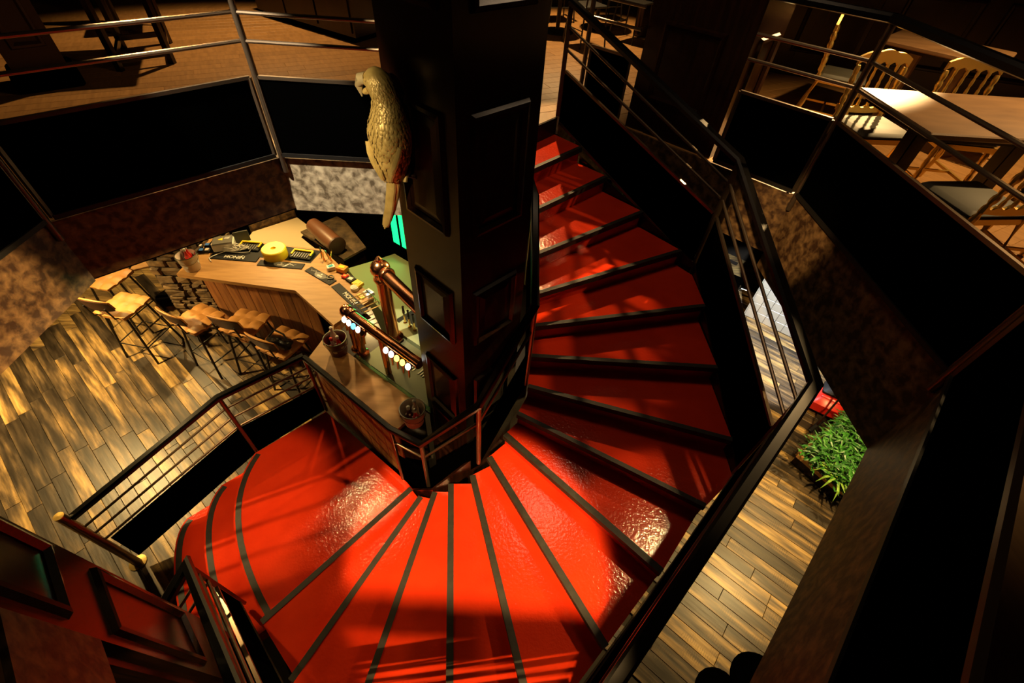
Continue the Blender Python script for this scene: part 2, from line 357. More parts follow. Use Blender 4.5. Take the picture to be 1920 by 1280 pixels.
# slab edges: patinated fascia boards
def fascia(n, a, b, z0, material, label):
    a, b = V(*a, 0), V(*b, 0); d = (b-a).normalized(); nrm = V(d.y, -d.x, 0)   # opening lies to the right going clockwise
    mb = MB(); t = .02
    ext = .02*math.tan(PI/8)
    A = a+nrm*0; B = b+nrm*0
    mb.prism([(A.x, A.y), (B.x, B.y), (B.x+nrm.x*t-d.x*ext, B.y+nrm.y*t-d.y*ext), (A.x+nrm.x*t+d.x*ext, A.y+nrm.y*t+d.y*ext)], z0, UP-.004)
    return struct(mb.build('trim_%d' % n, material), label)
O = OPEN
fascia(1, O[12], O[0], 2.70, 'patina', 'brown patinated slab edge above the bar stools')
fascia(2, O[0], O[1], 2.68, 'patina_lit', 'pale mottled slab edge behind the parrot')
fascia(3, O[11], O[12], 2.68, 'patina', 'golden patinated slab edge at the far left')
fascia(4, O[4], O[5], 2.60, 'patina', 'patinated slab edge under the far right railing')
fascia(5, O[5], O[6], 2.46, 'patina', 'red-brown patinated slab edge on the right')
fascia(6, O[6], O[7], 2.46, 'patina', 'mottled dark slab edge nearest at the lower right')
fascia(7, O[7], O[8], 2.55, 'patina', 'slab edge below the near railing')
fascia(8, O[8], O[9], 2.62, 'patina', 'dark patinated slab edge at the lower left')
fascia(9, O[2], O[3], 2.95, 'wood_dark', 'dark edge of the top landing')
fascia(10, O[1], O[2], 2.68, 'patina_lit', 'slab edge beside the stair head')
fascia(11, O[3], O[4], 2.68, 'patina_lit', 'pale slab edge beside the top steps')
# ------------------------------------------------------------------ staircase
RISE = .165
P_ = [[.10, 4.15], [.219, 3.78], [.292, 3.42], [.297, 3.007], [.285, 2.70], [.283, 2.51], [.283, 2.34], [.27, 2.164], [.196, 2.015], [.098, 1.916], [-.023, 1.80], [-.157, 1.72], [-.343, 1.72], [-.49, 1.72], [-.632, 1.748], [-.76, 1.90]]
Q_ = [[.50, 4.60], [.75, 4.335], [1.00, 4.10], [1.33, 3.77], [1.66, 3.41], [1.78, 2.85], [1.78, 2.30], [1.78, 1.738], [1.51, 1.30], [1.159, .91], [.76, .515], [.30, .18], [-.20, .18], [-.81, .18], [-1.34, .40], [-1.74, .78]]
ST = thing('winding_staircase', 'red painted winding staircase with dark nosings turning around the wood column', 'staircase', (0, 1.2, 0))
corner = {5: (1.78, 3.27), 8: (1.78, 1.52), 11: (.45, .20), 14: (-1.10, .18)}
def step_poly(i, back=.03):
    p0, q0, p1, q1 = (V(*x) for x in (P_[i-1], Q_[i-1], P_[i], Q_[i]))
    d = (q0-p0).normalized(); nb = V(-d.y, d.x)
    if nb.dot(p0-p1) < 0: nb = -nb
    poly = [p1, q1]
    if i in corner: poly.append(V(*corner[i]))
    poly += [q0+nb*back, p0+nb*back]
    return [(p.x, p.y) for p in poly]
for i in range(1, 16):
    z = UP-RISE*i
    tr = MB().prism(step_poly(i), z-.04, z).build('tread', 'red', ST)
    # nosing strip along the front edge
    p, q = V(*P_[i], 0), V(*Q_[i], 0); d = (q-p).normalized(); nb = V(-d.y, d.x, 0)
    if nb.dot(V(*P_[i-1], 0)-p) < 0: nb = -nb
    nose = .036 if i > 8 else .024
    mb = MB().prism([(p-nb*.012)[:2], (q-nb*.012)[:2], (q+nb*nose)[:2], (p+nb*nose)[:2]], z-.045, z+.004)
    mb.build('nosing', 'nosing', tr)
    # riser below this tread's nosing
    p2, q2 = p+nb*.02, q+nb*.02
    MB().prism([p2[:2], q2[:2], (q2+nb*.015)[:2], (p2+nb*.015)[:2]], z-RISE-.02, z-.04).build('riser', 'red', ST)
# riser under the top landing
p, q = V(*P_[0], 0), V(*Q_[0], 0)
MB().prism([p[:2], q[:2], (q+V(-.02, .02, 0))[:2], (p+V(-.02, .02, 0))[:2]], UP-RISE-.02, UP-.012).build('riser', 'wood_dark', ST)
def crv(a, b, c, n=14):   # quadratic through a, b, c
    a, b, c = V(*a), V(*b), V(*c); k = 2*b-.5*a-.5*c
    return [((1-t)**2*a+2*t*(1-t)*k+t*t*c) for t in [i/n for i in range(n+1)]]
curves = [crv((-2.44, 2.30), (-2.36, 1.60), (-1.79, .83)), crv((-2.72, 2.02), (-2.63, 1.45), (-2.02, .60)), crv((-3.00, 1.74), (-2.88, 1.25), (-2.25, .37))]
lower = []
p15, q15 = V(*P_[15]), V(*Q_[15])
backs = [[(p15.x+.04, p15.y-.02), (q15.x+.04, q15.y-.01)], curves[0], curves[1]]
for k in range(3):
    z = UP-RISE*(16+k); cv = curves[k]
    if k == 0: poly = [tuple(p) for p in cv]+[(-1.62, .82), (q15.x+.06, q15.y+.02), (p15.x+.04, p15.y+.02), (-.84, 2.04), (-1.87, 2.84)]
    else:
        bk = [p+V(.04, .01) for p in curves[k-1]]
        poly = [tuple(p) for p in cv]+[tuple(p) for p in bk[::-1]]
    tr = MB().prism(poly, 0 if k == 2 else z-.17, z).build('landing' if k == 0 else 'tread', 'red', ST)
    st = []
    ins = []
    for i, p in enumerate(cv):
        t = (cv[min(i+1, 14)]-cv[max(i-1, 0)]).normalized(); nn = V(-t.y, t.x)
        if nn.x < 0: nn = -nn
        st.append(p+nn*.015); ins.append(p+nn*.065)
    MB().prism([tuple(p) for p in st]+[tuple(p) for p in ins[::-1]], z-.002, z+.003).build('nosing', 'nosing', tr)
# sloping soffit/stringers outside and inside
def stringer(pts2, zs, drop, t, material, nm):
    n = len(pts2); mb = MB()
    for i in range(n-1):
        a, b = V(*pts2[i], 0), V(*pts2[i+1], 0); d = (b-a).normalized(); nn = V(d.y, -d.x, 0)*t
        v = [a+V(0, 0, zs[i]), b+V(0, 0, zs[i+1]), b+V(0, 0, zs[i+1]-drop), a+V(0, 0, zs[i]-drop)]
        v += [q+nn for q in v]
        mb.add(v, [(0, 1, 2, 3), (7, 6, 5, 4), (0, 4, 5, 1), (1, 5, 6, 2), (2, 6, 7, 3), (3, 7, 4, 0)])
    mb.build(nm, material, ST)
stringer([(.50, 4.62), (1.785, 3.335), (1.785, 1.51), (.46, .17), (-1.12, .17), (-1.70, .78)], [2.98, 2.40, 1.88, 1.38, .80, .45], .20, -.02, 'wood_dark', 'stringer')
stringer([(.27, 3.0), (.27, 2.2), (-.10, 1.82), (-.5, 1.735), (-.75, 1.90)], [2.60, 1.98, 1.50, 1.0, .62], .22, .02, 'wood_dark', 'stringer')
# ------------------------------------------------------------------ wood columns
def column(name, label, arr, w_, frames, z0, z1, faces, axis_flip=False):
    # arr: front arris; left face runs (-1,1), right face runs (1,1)
    a = V(*arr, 0); L = V(-S2, S2, 0); R = V(S2, S2, 0); wl, wr = w_
    c = a+L*wl/2+R*wr/2
    root = thing(name, label, 'column', (c.x, c.y, z0)); root['kind'] = 'thing'
    pl = [a, a+R*wr, a+R*wr+L*wl, a+L*wl]
    MB().prism([p[:2] for p in pl], z0, z1).build('shaft', 'wood_dark', root)
    for f in faces:
        t, o_, ww = (L, -R, wl) if f == 'L' else (R, -L, wr)
        for (lo, hi) in frames:
            s0, s1 = ww*.16, ww*.84
            def P(s_, z, out): return a+t*s_+V(0, 0, z)+o_*out
            fr = MB(); W = .042
            prof = ((0, 0), (.010, .020), (.026, .024), (W, .006))
            ring = []
            for ins, out in prof+((W, 0),):
                ring.append([P(s0+ins, lo+ins, out), P(s1-ins, lo+ins, out), P(s1-ins, hi-ins, out), P(s0+ins, hi-ins, out)])
            vs = [q for r in ring for q in r]; fs = []
            for k in range(len(ring)-1):
                for i in range(4): fs.append((k*4+i, k*4+(i+1) % 4, k*4+4+(i+1) % 4, k*4+4+i))
            fr.add(vs, fs).build('panel_frame', 'wood_dark', root)
            b_ = W+.05; pn = MB()
            q0 = [P(s0+W+.012, lo+W+.012, .001), P(s1-W-.012, lo+W+.012, .001), P(s1-W-.012, hi-W-.012, .001), P(s0+W+.012, hi-W-.012, .001)]
            q1 = [P(s0+b_, lo+b_, .008), P(s1-b_, lo+b_, .008), P(s1-b_, hi-b_, .008), P(s0+b_, hi-b_, .008)]
            pn.add(q0+q1, [(0, 1, 5, 4), (1, 2, 6, 5), (2, 3, 7, 6), (3, 0, 4, 7), (4, 5, 6, 7)]).build('field_panel', 'wood_dark', root)
    return root
FR = [(.25, .85), (.95, 1.55), (1.62, 2.20), (2.57, 3.03), (3.42, 4.05), (4.41, 5.05), (5.4, 5.95)]
column('panelled_column', 'tall dark panelled wood column with the gold parrot, in the eye of the stair', (-.21, 1.98), (.54, .54), FR, 0, 6.1, 'LR')
# near left column: faces towards the stair (+x+y) and towards the lens
def near_column():
    far, near = V(-1.88, .675, 0), V(-1.545, .345, 0); t = (far-near).normalized(); o_ = V(t.y, -t.x, 0)
    if o_.x < 0: o_ = -o_
    wd = (far-near).length; back = -o_*.47
    c = (far+near)/2+back/2
    root = thing('panelled_column', 'glossy dark panelled column at the lower left, catching red from the steps', 'column', (c.x, c.y, 0)); root['kind'] = 'thing'
    MB().prism([p[:2] for p in (far, near, near+back, far+back)], 0, 6.1).build('shaft', 'wood_dark', root)
    def frame(a, t, o_, ww, lo, hi, ins_=.11):
        def P(s_, z, out): return a+t*s_+V(0, 0, z)+o_*out
        s0, s1 = ins_*ww, ww-ins_*ww; W = .05; ring = []
        for ins, out in ((0, 0), (.010, .022), (.028, .026), (W, .006), (W, 0)):
            ring.append([P(s0+ins, lo+ins, out), P(s1-ins, lo+ins, out), P(s1-ins, hi-ins, out), P(s0+ins, hi-ins, out)])
        fs = [(k*4+i, k*4+(i+1) % 4, k*4+4+(i+1) % 4, k*4+4+i) for k in range(4) for i in range(4)]
        MB().add([q for r in ring for q in r], fs).build('panel_frame', 'wood_dark', root)
    for lo, hi in ((.25, .85), (1.58, 2.46), (2.74, 3.30)):
        if hi-lo > .2: frame(near, t, o_, wd, lo, hi)
    for lo, hi in ((.25, 1.3), (1.58, 2.46)): frame(near+back, -back.normalized(), V(-t.x, -t.y, 0), .47, lo, hi)
near_column()
# far right column with a wide face
def far_column():
    a = V(1.80, 3.86, 0); R = V(S2, S2, 0); L = V(-S2, S2, 0)
    root = thing('panelled_column', 'broad dark panelled column behind the stair railing at the upper right', 'column', (1.7, 4.5, 0)); root['kind'] = 'thing'
    MB().prism([p[:2] for p in (a, a+R*.58, a+R*.58+L*.90, a+L*.90)], 0, 6.1).build('shaft', 'wood_dark', root)
    def frame(t, o_, s0, s1, lo, hi):
        def P(s_, z, out): return a+t*s_+V(0, 0, z)+o_*out
        W = .05; ring = []
        for ins, out in ((0, 0), (.010, .022), (.028, .026), (W, .006), (W, 0)):
            ring.append([P(s0+ins, lo+ins, out), P(s1-ins, lo+ins, out), P(s1-ins, hi-ins, out), P(s0+ins, hi-ins, out)])
        fs = [(k*4+i, k*4+(i+1) % 4, k*4+4+(i+1) % 4, k*4+4+i) for k in range(4) for i in range(4)]
        MB().add([q for r in ring for q in r], fs).build('panel_frame', 'wood_dark', root)
    for lo, hi in ((3.42, 4.02), (4.38, 5.0), (2.0, 2.6)):
        frame(L, -R, .2, .75, lo, hi); frame(R, -L, .12, .46, lo, hi)
far_column()
# ------------------------------------------------------------------ railings
def hrail(root, pts, name='handrail', w_=.052, h_=.04, m='blackgloss'):
    MB().sweep(pts, [(-w_/2, -h_*.35), (-w_*.3, -h_/2), (w_*.3, -h_/2), (w_/2, -h_*.35), (w_/2, h_*.2), (w_*.3, h_/2), (-w_*.3, h_/2), (-w_/2, h_*.2)]).build(name, m, root, smooth=True)
def gallery(label, a, b, ends=(True, True), zb=3.17, shift=.035, z=(4.30, 4.075, 3.92, 3.71), hw=.065, mid=True):
    a, b = V(*a, 0), V(*b, 0); d = (b-a).normalized(); nn = V(d.y, -d.x, 0)
    A, B = a+nn*shift, b+nn*shift; L = (B-A).length
    c = (A+B)/2; root = thing('gallery_railing', label, 'railing', (c.x, c.y, zb), group=None)
    hrail(root, [A+V(0, 0, z[0]), B+V(0, 0, z[0])], w_=hw, h_=.05)
    for zr in z[1:3]: MB().tube([A+V(0, 0, zr), B+V(0, 0, zr)], .0125).build('rail', 'rail', root, smooth=True)
    z = (z[0], z[1], z[3])
    i0, i1 = A+d*.04, B-d*.04
    fr = MB(); fr.bar([i0+V(0, 0, z[2]), i1+V(0, 0, z[2])], .022, .022); fr.build('panel_top_bar', 'rail', root)
    MB().bar([i0+V(0, 0, zb), i1+V(0, 0, zb)], .03, .03).build('panel_bottom_bar', 'steelblack', root)
    for e in (i0, i1): MB().bar([e+V(0, 0, zb), e+V(0, 0, z[2])], .02, .03).build('panel_side_bar', 'rail', root)
    m_ = (i0+i1)/2
    MB().box((m_.x, m_.y, (z[2]+zb)/2), ((i1-i0).length, .006, z[2]-zb-.02), rz=math.atan2(d.y, d.x)).build('infill_panel', 'black', root)
    for e, on, sg in ((A, ends[0], 1), (B, ends[1], -1)):
        if not on: continue
        q = e+nn*.012
        po = MB().tube([q+V(0, 0, 3.03), q+V(0, 0, z[0]-.015)], .021, 10).build('post', 'rail', root, smooth=True)
        MB().lathe([(.02, -.03), (.032, -.03), (.032, .0), (.02, .0)], q+V(0, 0, 3.06)-nn*.02, 12, nn).build('wall_bracket', 'rail', po)
    return root
gallery('black panelled gallery railing along the left edge above the stools', O[12], O[0], (True, True))
gallery('gallery railing behind the parrot, over the pale slab edge', O[0], O[1], (False, False))
gallery('gallery railing cut off at the far left, over a golden slab edge', O[11], O[12], (False, False))
gallery('short gallery railing left of the broad dark column, before the bistro chairs', O[4], (1.13, 4.49), (True, False))
gallery('gallery railing between the broad dark column and the right corner post', (1.80, 3.82), O[5], (False, True))
gallery('long gallery railing in front of the gold chairs and dining table', O[5], O[6], (False, False))
gallery('black railing panel filling the lower right corner', O[6], O[7], (True, False))
gallery('near gallery railing closing the well', O[7], O[8], (False, False), hw=.09)
gallery('gallery railing beside the lower left column', O[8], (-1.22, .03), (False, True))
# outer stair railing
OUT = [V(.515, 4.635, 0), V(1.80, 3.345, 0), V(1.80, 1.55, 0), V(.48, .15, 0), V(-1.15, .15, 0), V(-2.05, .96, 0)]
HZ = [4.05, 3.36, 2.91, 2.42, 1.86, 1.40]; R1Z = [3.88, 3.17, 2.72, 2.24, 1.69, 1.23]; R2Z = [3.71, 3.03, 2.57, 2.10, 1.55, 1.09]
PT = [3.55, 2.89, 2.42, 1.95, 1.40, .94]; PBZ = [3.10, 2.36, 1.86, 1.40, .86, .50]
SR = thing('stair_railing', 'outer black stair railing with handrail, two rails and panels following the steps', 'railing', (.5, .29, 1.4))
def zz(i, zs): return OUT[i]+V(0, 0, zs[i])
hrail(SR, [zz(i, HZ) for i in range(6)]+[V(-2.12, .62, 1.36)], w_=.074, h_=.05)
for zs in (R1Z, R2Z): MB().tube([zz(i, zs) for i in range(6)], .012).build('rail', 'rail', SR, smooth=True)
for i in range(5):
    a, b = OUT[i], OUT[i+1]; d = (b-a).normalized(); e = .03
    t0, t1 = e/(b-a).length, 1-e/(b-a).length
    q = [lerp(zz(i, PBZ), zz(i+1, PBZ), t0), lerp(zz(i, PBZ), zz(i+1, PBZ), t1), lerp(zz(i, PT), zz(i+1, PT), t1), lerp(zz(i, PT), zz(i+1, PT), t0)]
    nn = V(d.y, -d.x, 0)*.004
    MB().add([p+nn for p in q]+[p-nn for p in q], [(0, 1, 2, 3), (7, 6, 5, 4), (0, 4, 5, 1), (1, 5, 6, 2), (2, 6, 7, 3), (3, 7, 4, 0)]).build('infill_panel', 'black', SR)
    MB().bar([q[3], q[2]], .022, .022).build('panel_top_bar', 'rail', SR)
    MB().bar([q[0], q[1]], .022, .022).build('panel_bottom_bar', 'rail', SR)
for i in range(6):
    MB().bar([zz(i, PBZ)-V(0, 0, .12), zz(i, HZ)-V(0, 0, .02)], .04, .022).build('post', 'rail', SR)
for za in (1.19, 1.05): MB().tube([V(-2.05, .96, za), V(-2.12, .62, za)], .012).build('rail', 'rail', SR, smooth=True)
# inner railing: newel at the foot, along the bar and up around the column
IR = thing('stair_railing', 'inner stair railing from the newel post along the bar and up around the column', 'railing', (-2.44, 2.35, 0))
N0, N1, N2, N3, N4 = V(-3.36, 1.37, 0), V(-2.45, 2.34, 0), V(-1.87, 2.86, 0), V(-.88, 2.08, 0), V(-.57, 1.87, 0)
hrail(IR, [N0+V(.03, .03, 1.04), N1+V(0, 0, 1.42), N2+V(0, 0, 1.42)], w_=.068, h_=.05)
hrail(IR, [N2+V(.01, -.01, 1.42), N3+V(0, 0, 1.42), N4+V(0, 0, 1.54), V(-.10, 1.80, 2.22), V(.25, 2.19, 2.83), V(.225, 2.80, 3.27), V(.19, 2.92, 3.33), V(.06, 2.72, 3.36)], w_=.055, h_=.045)
# newel and posts
MB().tube([N0, N0+V(0, 0, 1.12)], .035, 14).build('newel_post', 'rail', IR, smooth=True)
MB().lathe([(.036, 1.12), (.036, 1.128), (.001, 1.13)], N0, 14).build('newel_cap', 'gold', IR)
MB().lathe([(.075, 0), (.075, .008), (.036, .010)], N0+V(0, 0, .001), 16).build('base_plate', 'brass', IR)
for p, a, b in ((N1, .335, 1.40), (N2, .5, 1.40), (N3, .5, 1.40), (N4, .67, 1.52), (V(-.10, 1.80, 0), 1.40, 2.20), (V(.25, 2.19, 0), 1.98, 2.81), (V(.23, 2.80, 0), 2.5, 3.25)):
    MB().tube([p+V(0, 0, a), p+V(0, 0, b)], .02, 10).build('post', 'rail', IR, smooth=True)
for k, (z0, z1) in enumerate(((.86, 1.25), (.72, 1.10), (.58, .95))):
    MB().tube([N0+V(.02, .02, z0), N1+V(0, 0, z1), N2+V(0, 0, z1)], .011).build('rail', 'rail', IR, smooth=True)
def ipanel(a, b, za, zb_):
    d = (b-a).normalized(); nn = V(d.y, -d.x, 0)*.004
    q = [a+V(0, 0, za[0]), b+V(0, 0, zb_[0]), b+V(0, 0, zb_[1]), a+V(0, 0, za[1])]
    MB().add([p+nn for p in q]+[p-nn for p in q], [(0, 1, 2, 3), (7, 6, 5, 4), (0, 4, 5, 1), (1, 5, 6, 2), (2, 6, 7, 3), (3, 7, 4, 0)]).build('infill_panel', 'black', IR)
ipanel(N0+V(.04, .04, 0), N1, (.10, .55), (.46, .92)); ipanel(N1, N2, (.46, .92), (.52, .92))
ipanel(N3, N4, (.5, .98), (.62, 1.08)); ipanel(N4, V(-.10, 1.80, 0), (.62, 1.08), (1.36, 1.80)); ipanel(V(-.10, 1.80, 0), V(.25, 2.19, 0), (1.36, 1.80), (1.98, 2.40)); ipanel(V(.25, 2.19, 0), V(.23, 2.80, 0), (1.98, 2.40), (2.5, 2.86))
for dz in (.20,):
    MB().tube([N3+V(0, 0, 1.40-dz), N4+V(0, 0, 1.52-dz), V(-.10, 1.80, 2.20-dz), V(.25, 2.19, 2.80-dz), V(.23, 2.80, 3.25-dz)], .012).build('rail', 'rail', IR, smooth=True)
# ------------------------------------------------------------------ bar
BT = 1.38
BAR = thing('bar_counter', 'oak topped bar counter with vertical pine boards, bent along the stools', 'bar', (-2.3, 4.2, 0))
F = [(-3.70, 4.05), (-2.29, 3.86), (-1.72, 3.34), (-1.84, 2.85), (-.83, 2.10)]
nC = V(.596, .803); tC = V(.803, -.596)
def off(p, k): return (p[0]+nC.x*k, p[1]+nC.y*k)
secs = [[F[0], F[1], (-2.22, 4.66), (-3.66, 4.80)], [F[1], F[2], (-1.40, 3.80), (-2.22, 4.66)], [F[3], F[4], off(F[4], .31), off(F[3], .31), F[2]]]
for s in secs:
    MB().prism(s, BT-.045, BT).build('worktop', 'oak', BAR)
def boards(a, b, setb, z0, z1, wd=.145):
    a, b = V(*a, 0), V(*b, 0); d = (b-a).normalized(); nn = V(-d.y, d.x, 0); a = a+nn*setb; b = b+nn*setb; n = max(1, round((b-a).length/wd)); k = (b-a).length/n
    me = MB().box((0, 0, 0), (k-.004, .02, z1-z0), bev=.003).mesh('board', 'pine')
    for i in range(n):
        o = bpy.data.objects.new('board', me); COL.objects.link(o); o.parent = BAR
        o.location = a+d*(i+.5)*k+V(0, 0, (z0+z1)/2)-OFF[BAR.name]; o.rotation_euler = (0, 0, math.atan2(d.y, d.x))
boards((-3.66, 4.05), F[1], .24, 0, BT-.045); boards((-2.20, 4.02), (-1.62, 3.48), .10, 0, BT-.045)
boards(F[3], F[4], .03, .38, BT-.045)
MB().prism([(-3.62, 4.32), (-2.2, 4.14), (-1.56, 3.56), off(F[3], .05), off(F[4], .05), off(F[4], .28), (-1.45, 3.75), (-2.25, 4.55), (-3.62, 4.7)], 0, BT-.05).build('carcass', 'wood_dark', BAR)
e0, e1 = V(*F[4], 0), V(*off(F[4], .30), 0)
MB().prism([e0[:2], (e0+V(.02, -.015, 0))[:2], (e1+V(.02, -.015, 0))[:2], e1[:2]], .5, BT-.045).build('end_panel', 'wood_dark', BAR)
# tap area
TR = thing('drip_tray', 'long brushed steel drip tray with slotted grilles beside the copper taps', 'tray', (-1.0, 2.85, BT-.06))
def tp(u, k): p = V(-1.84, 2.85)+tC*u+nC*k; return p
MB().prism([tuple(tp(.38, .325)), tuple(tp(1.32, .325)), tuple(tp(1.32, .80)), tuple(tp(.38, .80))], BT-.08, BT-.015).build('tray_pan', 'tray_steel', TR)
for u0 in (.55, .95):
    for i in range(12):
        c = tp(u0+.03*i, .62); MB().box((c.x, c.y, BT-.008), (.012, .12, .006), rz=math.atan2(tC.y, tC.x)).build('grille_slat', 'chrome', TR)
MB().prism([tuple(tp(.36, .315)), tuple(tp(1.35, .315)), tuple(tp(1.35, .325)), tuple(tp(.36, .325))], BT-.02, BT+.05).build('glass_edge', 'glass', TR)
MB().prism([tuple(tp(.30, .83)), tuple(tp(1.30, .83)), tuple(tp(1.30, 1.0)), tuple(tp(.30, 1.0))], BT-.045, BT).build('tap_deck', 'glow_tint_top', BAR)
def elbow(mb, c, r):
    mb.ellip(c, (r, r, r), 12, 8)
BR = thing('beer_tower', 'low polished copper tap bridge with a row of lit badges', 'beer tap', (-1.40, 3.0, BT))
E0, E1 = V(-1.39, 3.02, 1.90), V(-.625, 2.415, 1.90); dd = (E1-E0).normalized(); nf = V(dd.y, -dd.x, 0)
MB().tube([E0, E1], .047, 14).build('bridge_tube', 'copper', BR, smooth=True)
mb = MB(); elbow(mb, E0, .066); mb.lathe([(.058, -.02), (.062, 0), (.058, .02)], E0+dd*.07, 14, dd); mb.build('elbow', 'copper', BR, smooth=True)
for q in (E0, E0+dd*.09):
    mb = MB(); mb.tube([V(q.x, q.y, BT), V(q.x, q.y, 1.9)], .036, 12); mb.lathe([(.06, 0), (.06, .02), (.04, .035)], V(q.x, q.y, BT), 14); mb.build('leg', 'copper', BR, smooth=True)
q = E0+dd*.47; mb = MB(); mb.tube([V(q.x, q.y, BT), V(q.x, q.y, 1.9)], .03, 12); mb.build('leg', 'copper', BR, smooth=True)
for i, u in enumerate((.05, .115, .18, .245, .31, .62, .69, .76, .83, .90)):
    c = E0+dd*u+nf*.065+V(0, 0, -.03); ax = (nf+V(0, 0, .75)).normalized()
    t = MB().tube([E0+dd*u+nf*.03+V(0, 0, -.03), c], .012, 8).tube([c+V(0, 0, -.02), c+V(0, 0, -.13)+nf*.01], .009, 8).build('tap', 'brass', BR, smooth=True)
    MB().lathe([(.028, 0), (.030, .008), (.026, .014)], c, 14, ax).build('badge', {2: 'lit_blue', 7: 'lit_yellow', 4: 'brass', 8: 'lit_yellow'}.get(i, 'lit'), t)
    MB().lathe([(.033, -.006), (.034, .006), (.030, .010)], c-ax*.002, 14, ax).build('badge_rim', 'copper', t, smooth=True)
TB = thing('beer_tower', 'tall polished copper tap bridge rising behind the row of lit badges', 'beer tap', (-1.06, 3.20, BT))
B0 = V(-1.06, 3.20, BT); B1 = V(-1.06, 3.20, 2.26); bd = V(.655, -.755, 0)
mb = MB(); mb.tube([B0, B1], .062, 16); mb.lathe([(.10, 0), (.10, .02), (.07, .05)], B0, 16); mb.build('leg', 'copper', TB, smooth=True)
mb = MB(); elbow(mb, B1+V(0, 0, .01), .092); mb.lathe([(.075, -.02), (.082, 0), (.075, .02)], B1-V(0, 0, .10), 16); mb.lathe([(.075, -.02), (.082, 0), (.075, .02)], B1+bd*.11, 16, bd); mb.lathe([(.03, 0), (.03, .03), (.012, .05)], B1+V(0, 0, .09), 12); mb.build('elbow', 'copper', TB, smooth=True)
MB().tube([B1+bd*.02, B1+bd*.72], .060, 16).build('bridge_tube', 'copper', TB, smooth=True)
mb = MB(); q = B1+bd*.70; mb.tube([V(q.x, q.y, BT), q], .05, 12); mb.build('leg', 'copper', TB, smooth=True)
for k in range(3):
    q = V(-.98+.06*k, 3.42-.055*k, BT)
    t = thing('soda_tap', ['dark handled brass tap nearest the tall copper tower', 'dark handled brass tap in the middle of the three behind the bridge', 'dark handled brass tap nearest the wood column'][k], 'tap', tuple(q), group='small taps behind the bridge')
    MB().lathe([(.02, 0), (.02, .01), (.011, .02), (.011, .12)], q, 10).build('stem', 'brass', t, smooth=True)
    MB().lathe([(.006, .12), (.016, .16), (.010, .22), (.014, .235), (.004, .245)], q, 10).build('handle', 'wood_dark', t, smooth=True)
# back of the bar
wt = tag(MB().prism([(-2.05, 4.84), (-1.38, 3.98), (-.84, 3.48), (-.30, 3.9), (-.75, 4.75), (-1.205, 5.01), (-1.485, 5.225), (-1.725, 5.05)], 0, .95).build('work_counter', 'glow_tint_top', loc=(-1.2, 4.4, 0)), 'pale green-tinted work counter behind the taps', 'counter')
tag(MB().prism([(-3.65, 5.0), (-3.65, 5.66), (-3.15, 6.10), (-2.87, 5.85), (-2.92, 5.58), (-2.58, 5.27), (-2.90, 4.98)], 0, .90).build('work_counter', 'beige', loc=(-3.2, 5.4, 0)), 'bright beige work counter behind the yellow roll', 'counter')
tag(MB().prism([(-3.68, 5.68), (-3.17, 6.13), (-3.22, 6.19), (-3.73, 5.74)], 0, 1.12).build('splash_board', 'patina', loc=(-3.45, 5.95, 0)), 'low olive board behind the beige work counter', 'board')
cb = thing('back_cabinet', 'dark cabinet with an olive top under the leather barrel', 'cabinet', (-2.4, 5.2, 0))
MB().prism([(-2.88, 5.58), (-2.14, 5.0), (-1.92, 5.28), (-2.36, 5.9), (-2.5, 6.0)], 0, .97).build('body', 'wood_dark', cb); MB().prism([(-2.90, 5.58), (-2.12, 4.97), (-1.89, 5.28), (-2.35, 5.92), (-2.5, 6.03)], .97, 1.0).build('top', 'stone', cb)
kc = thing('drinks_cooler', 'tall black cooler cabinet at the back with a green glowing window', 'cooler', (-1.5, 5.6, 0))
MB().prism([(-2.2, 5.85), (-1.72, 5.08), (-1.48, 5.26), (-1.20, 5.04), (-.9, 5.5), (-1.5, 6.3)], 0, 2.1).build('body', 'black', kc)
a, b = V(-1.47, 5.24, 0), V(-1.20, 5.03, 0); dn = (b-a).normalized(); fn = V(dn.y, -dn.x, 0)
MB().prism([(a+fn*.005)[:2], (b+fn*.005)[:2], (b+fn*.015)[:2], (a+fn*.015)[:2]], 1.15, 1.97).build('glowing_window', 'neon', kc)
for z0, z1 in ((1.13, 1.155), (1.965, 1.99), (1.70, 1.715)):
    MB().prism([(a+fn*.004)[:2], (b+fn*.004)[:2], (b+fn*.03)[:2], (a+fn*.03)[:2]], z0, z1).build('frame', 'black', kc)
for s_ in (a, b, (a+b)/2):
    MB().prism([(s_+fn*.004-dn*.012)[:2], (s_+fn*.004+dn*.012)[:2], (s_+fn*.03+dn*.012)[:2], (s_+fn*.03-dn*.012)[:2]], 1.13, 1.99).build('frame', 'black', kc)
gl = bpy.data.lights.new('green_glow', 'AREA'); gl.energy = 1.6; gl.spread = 1.9; gl.color = (.08, 1, .35); gl.shape = 'RECTANGLE'; gl.size = .3; gl.size_y = .8
go = bpy.data.objects.new('green_glow', gl); COL.objects.link(go); c = (a+b)/2+fn*.06; go.location = (c.x, c.y, 1.38); go.rotation_euler = (-fn-V(0, 0, 0)).to_track_quat('Z', 'Y').to_euler()
bl = thing('barrel', 'small brown leather barrel lying on the dark back cabinet', 'barrel', (-2.35, 5.2, 1.0))
bc = V(-2.20, 5.06, 1.16); ba = V(.66, -.62, -.05).normalized()
MB().lathe([(.10, -.6), (.118, -.4), (.122, -.25), (.115, 0)], bc, 20, ba).build('body', 'brownbarrel', bl, smooth=True)
MB().lathe([(.115, -.02), (.126, -.01), (.126, .015), (.115, .02)], bc, 20, ba).build('hoop', 'shell', bl, smooth=True)
MB().lathe([(.100, 0), (.100, .008)], bc, 20, ba).build('head', 'brownbarrel', bl)
hw = V(-1.86, 5.08, 1.9)
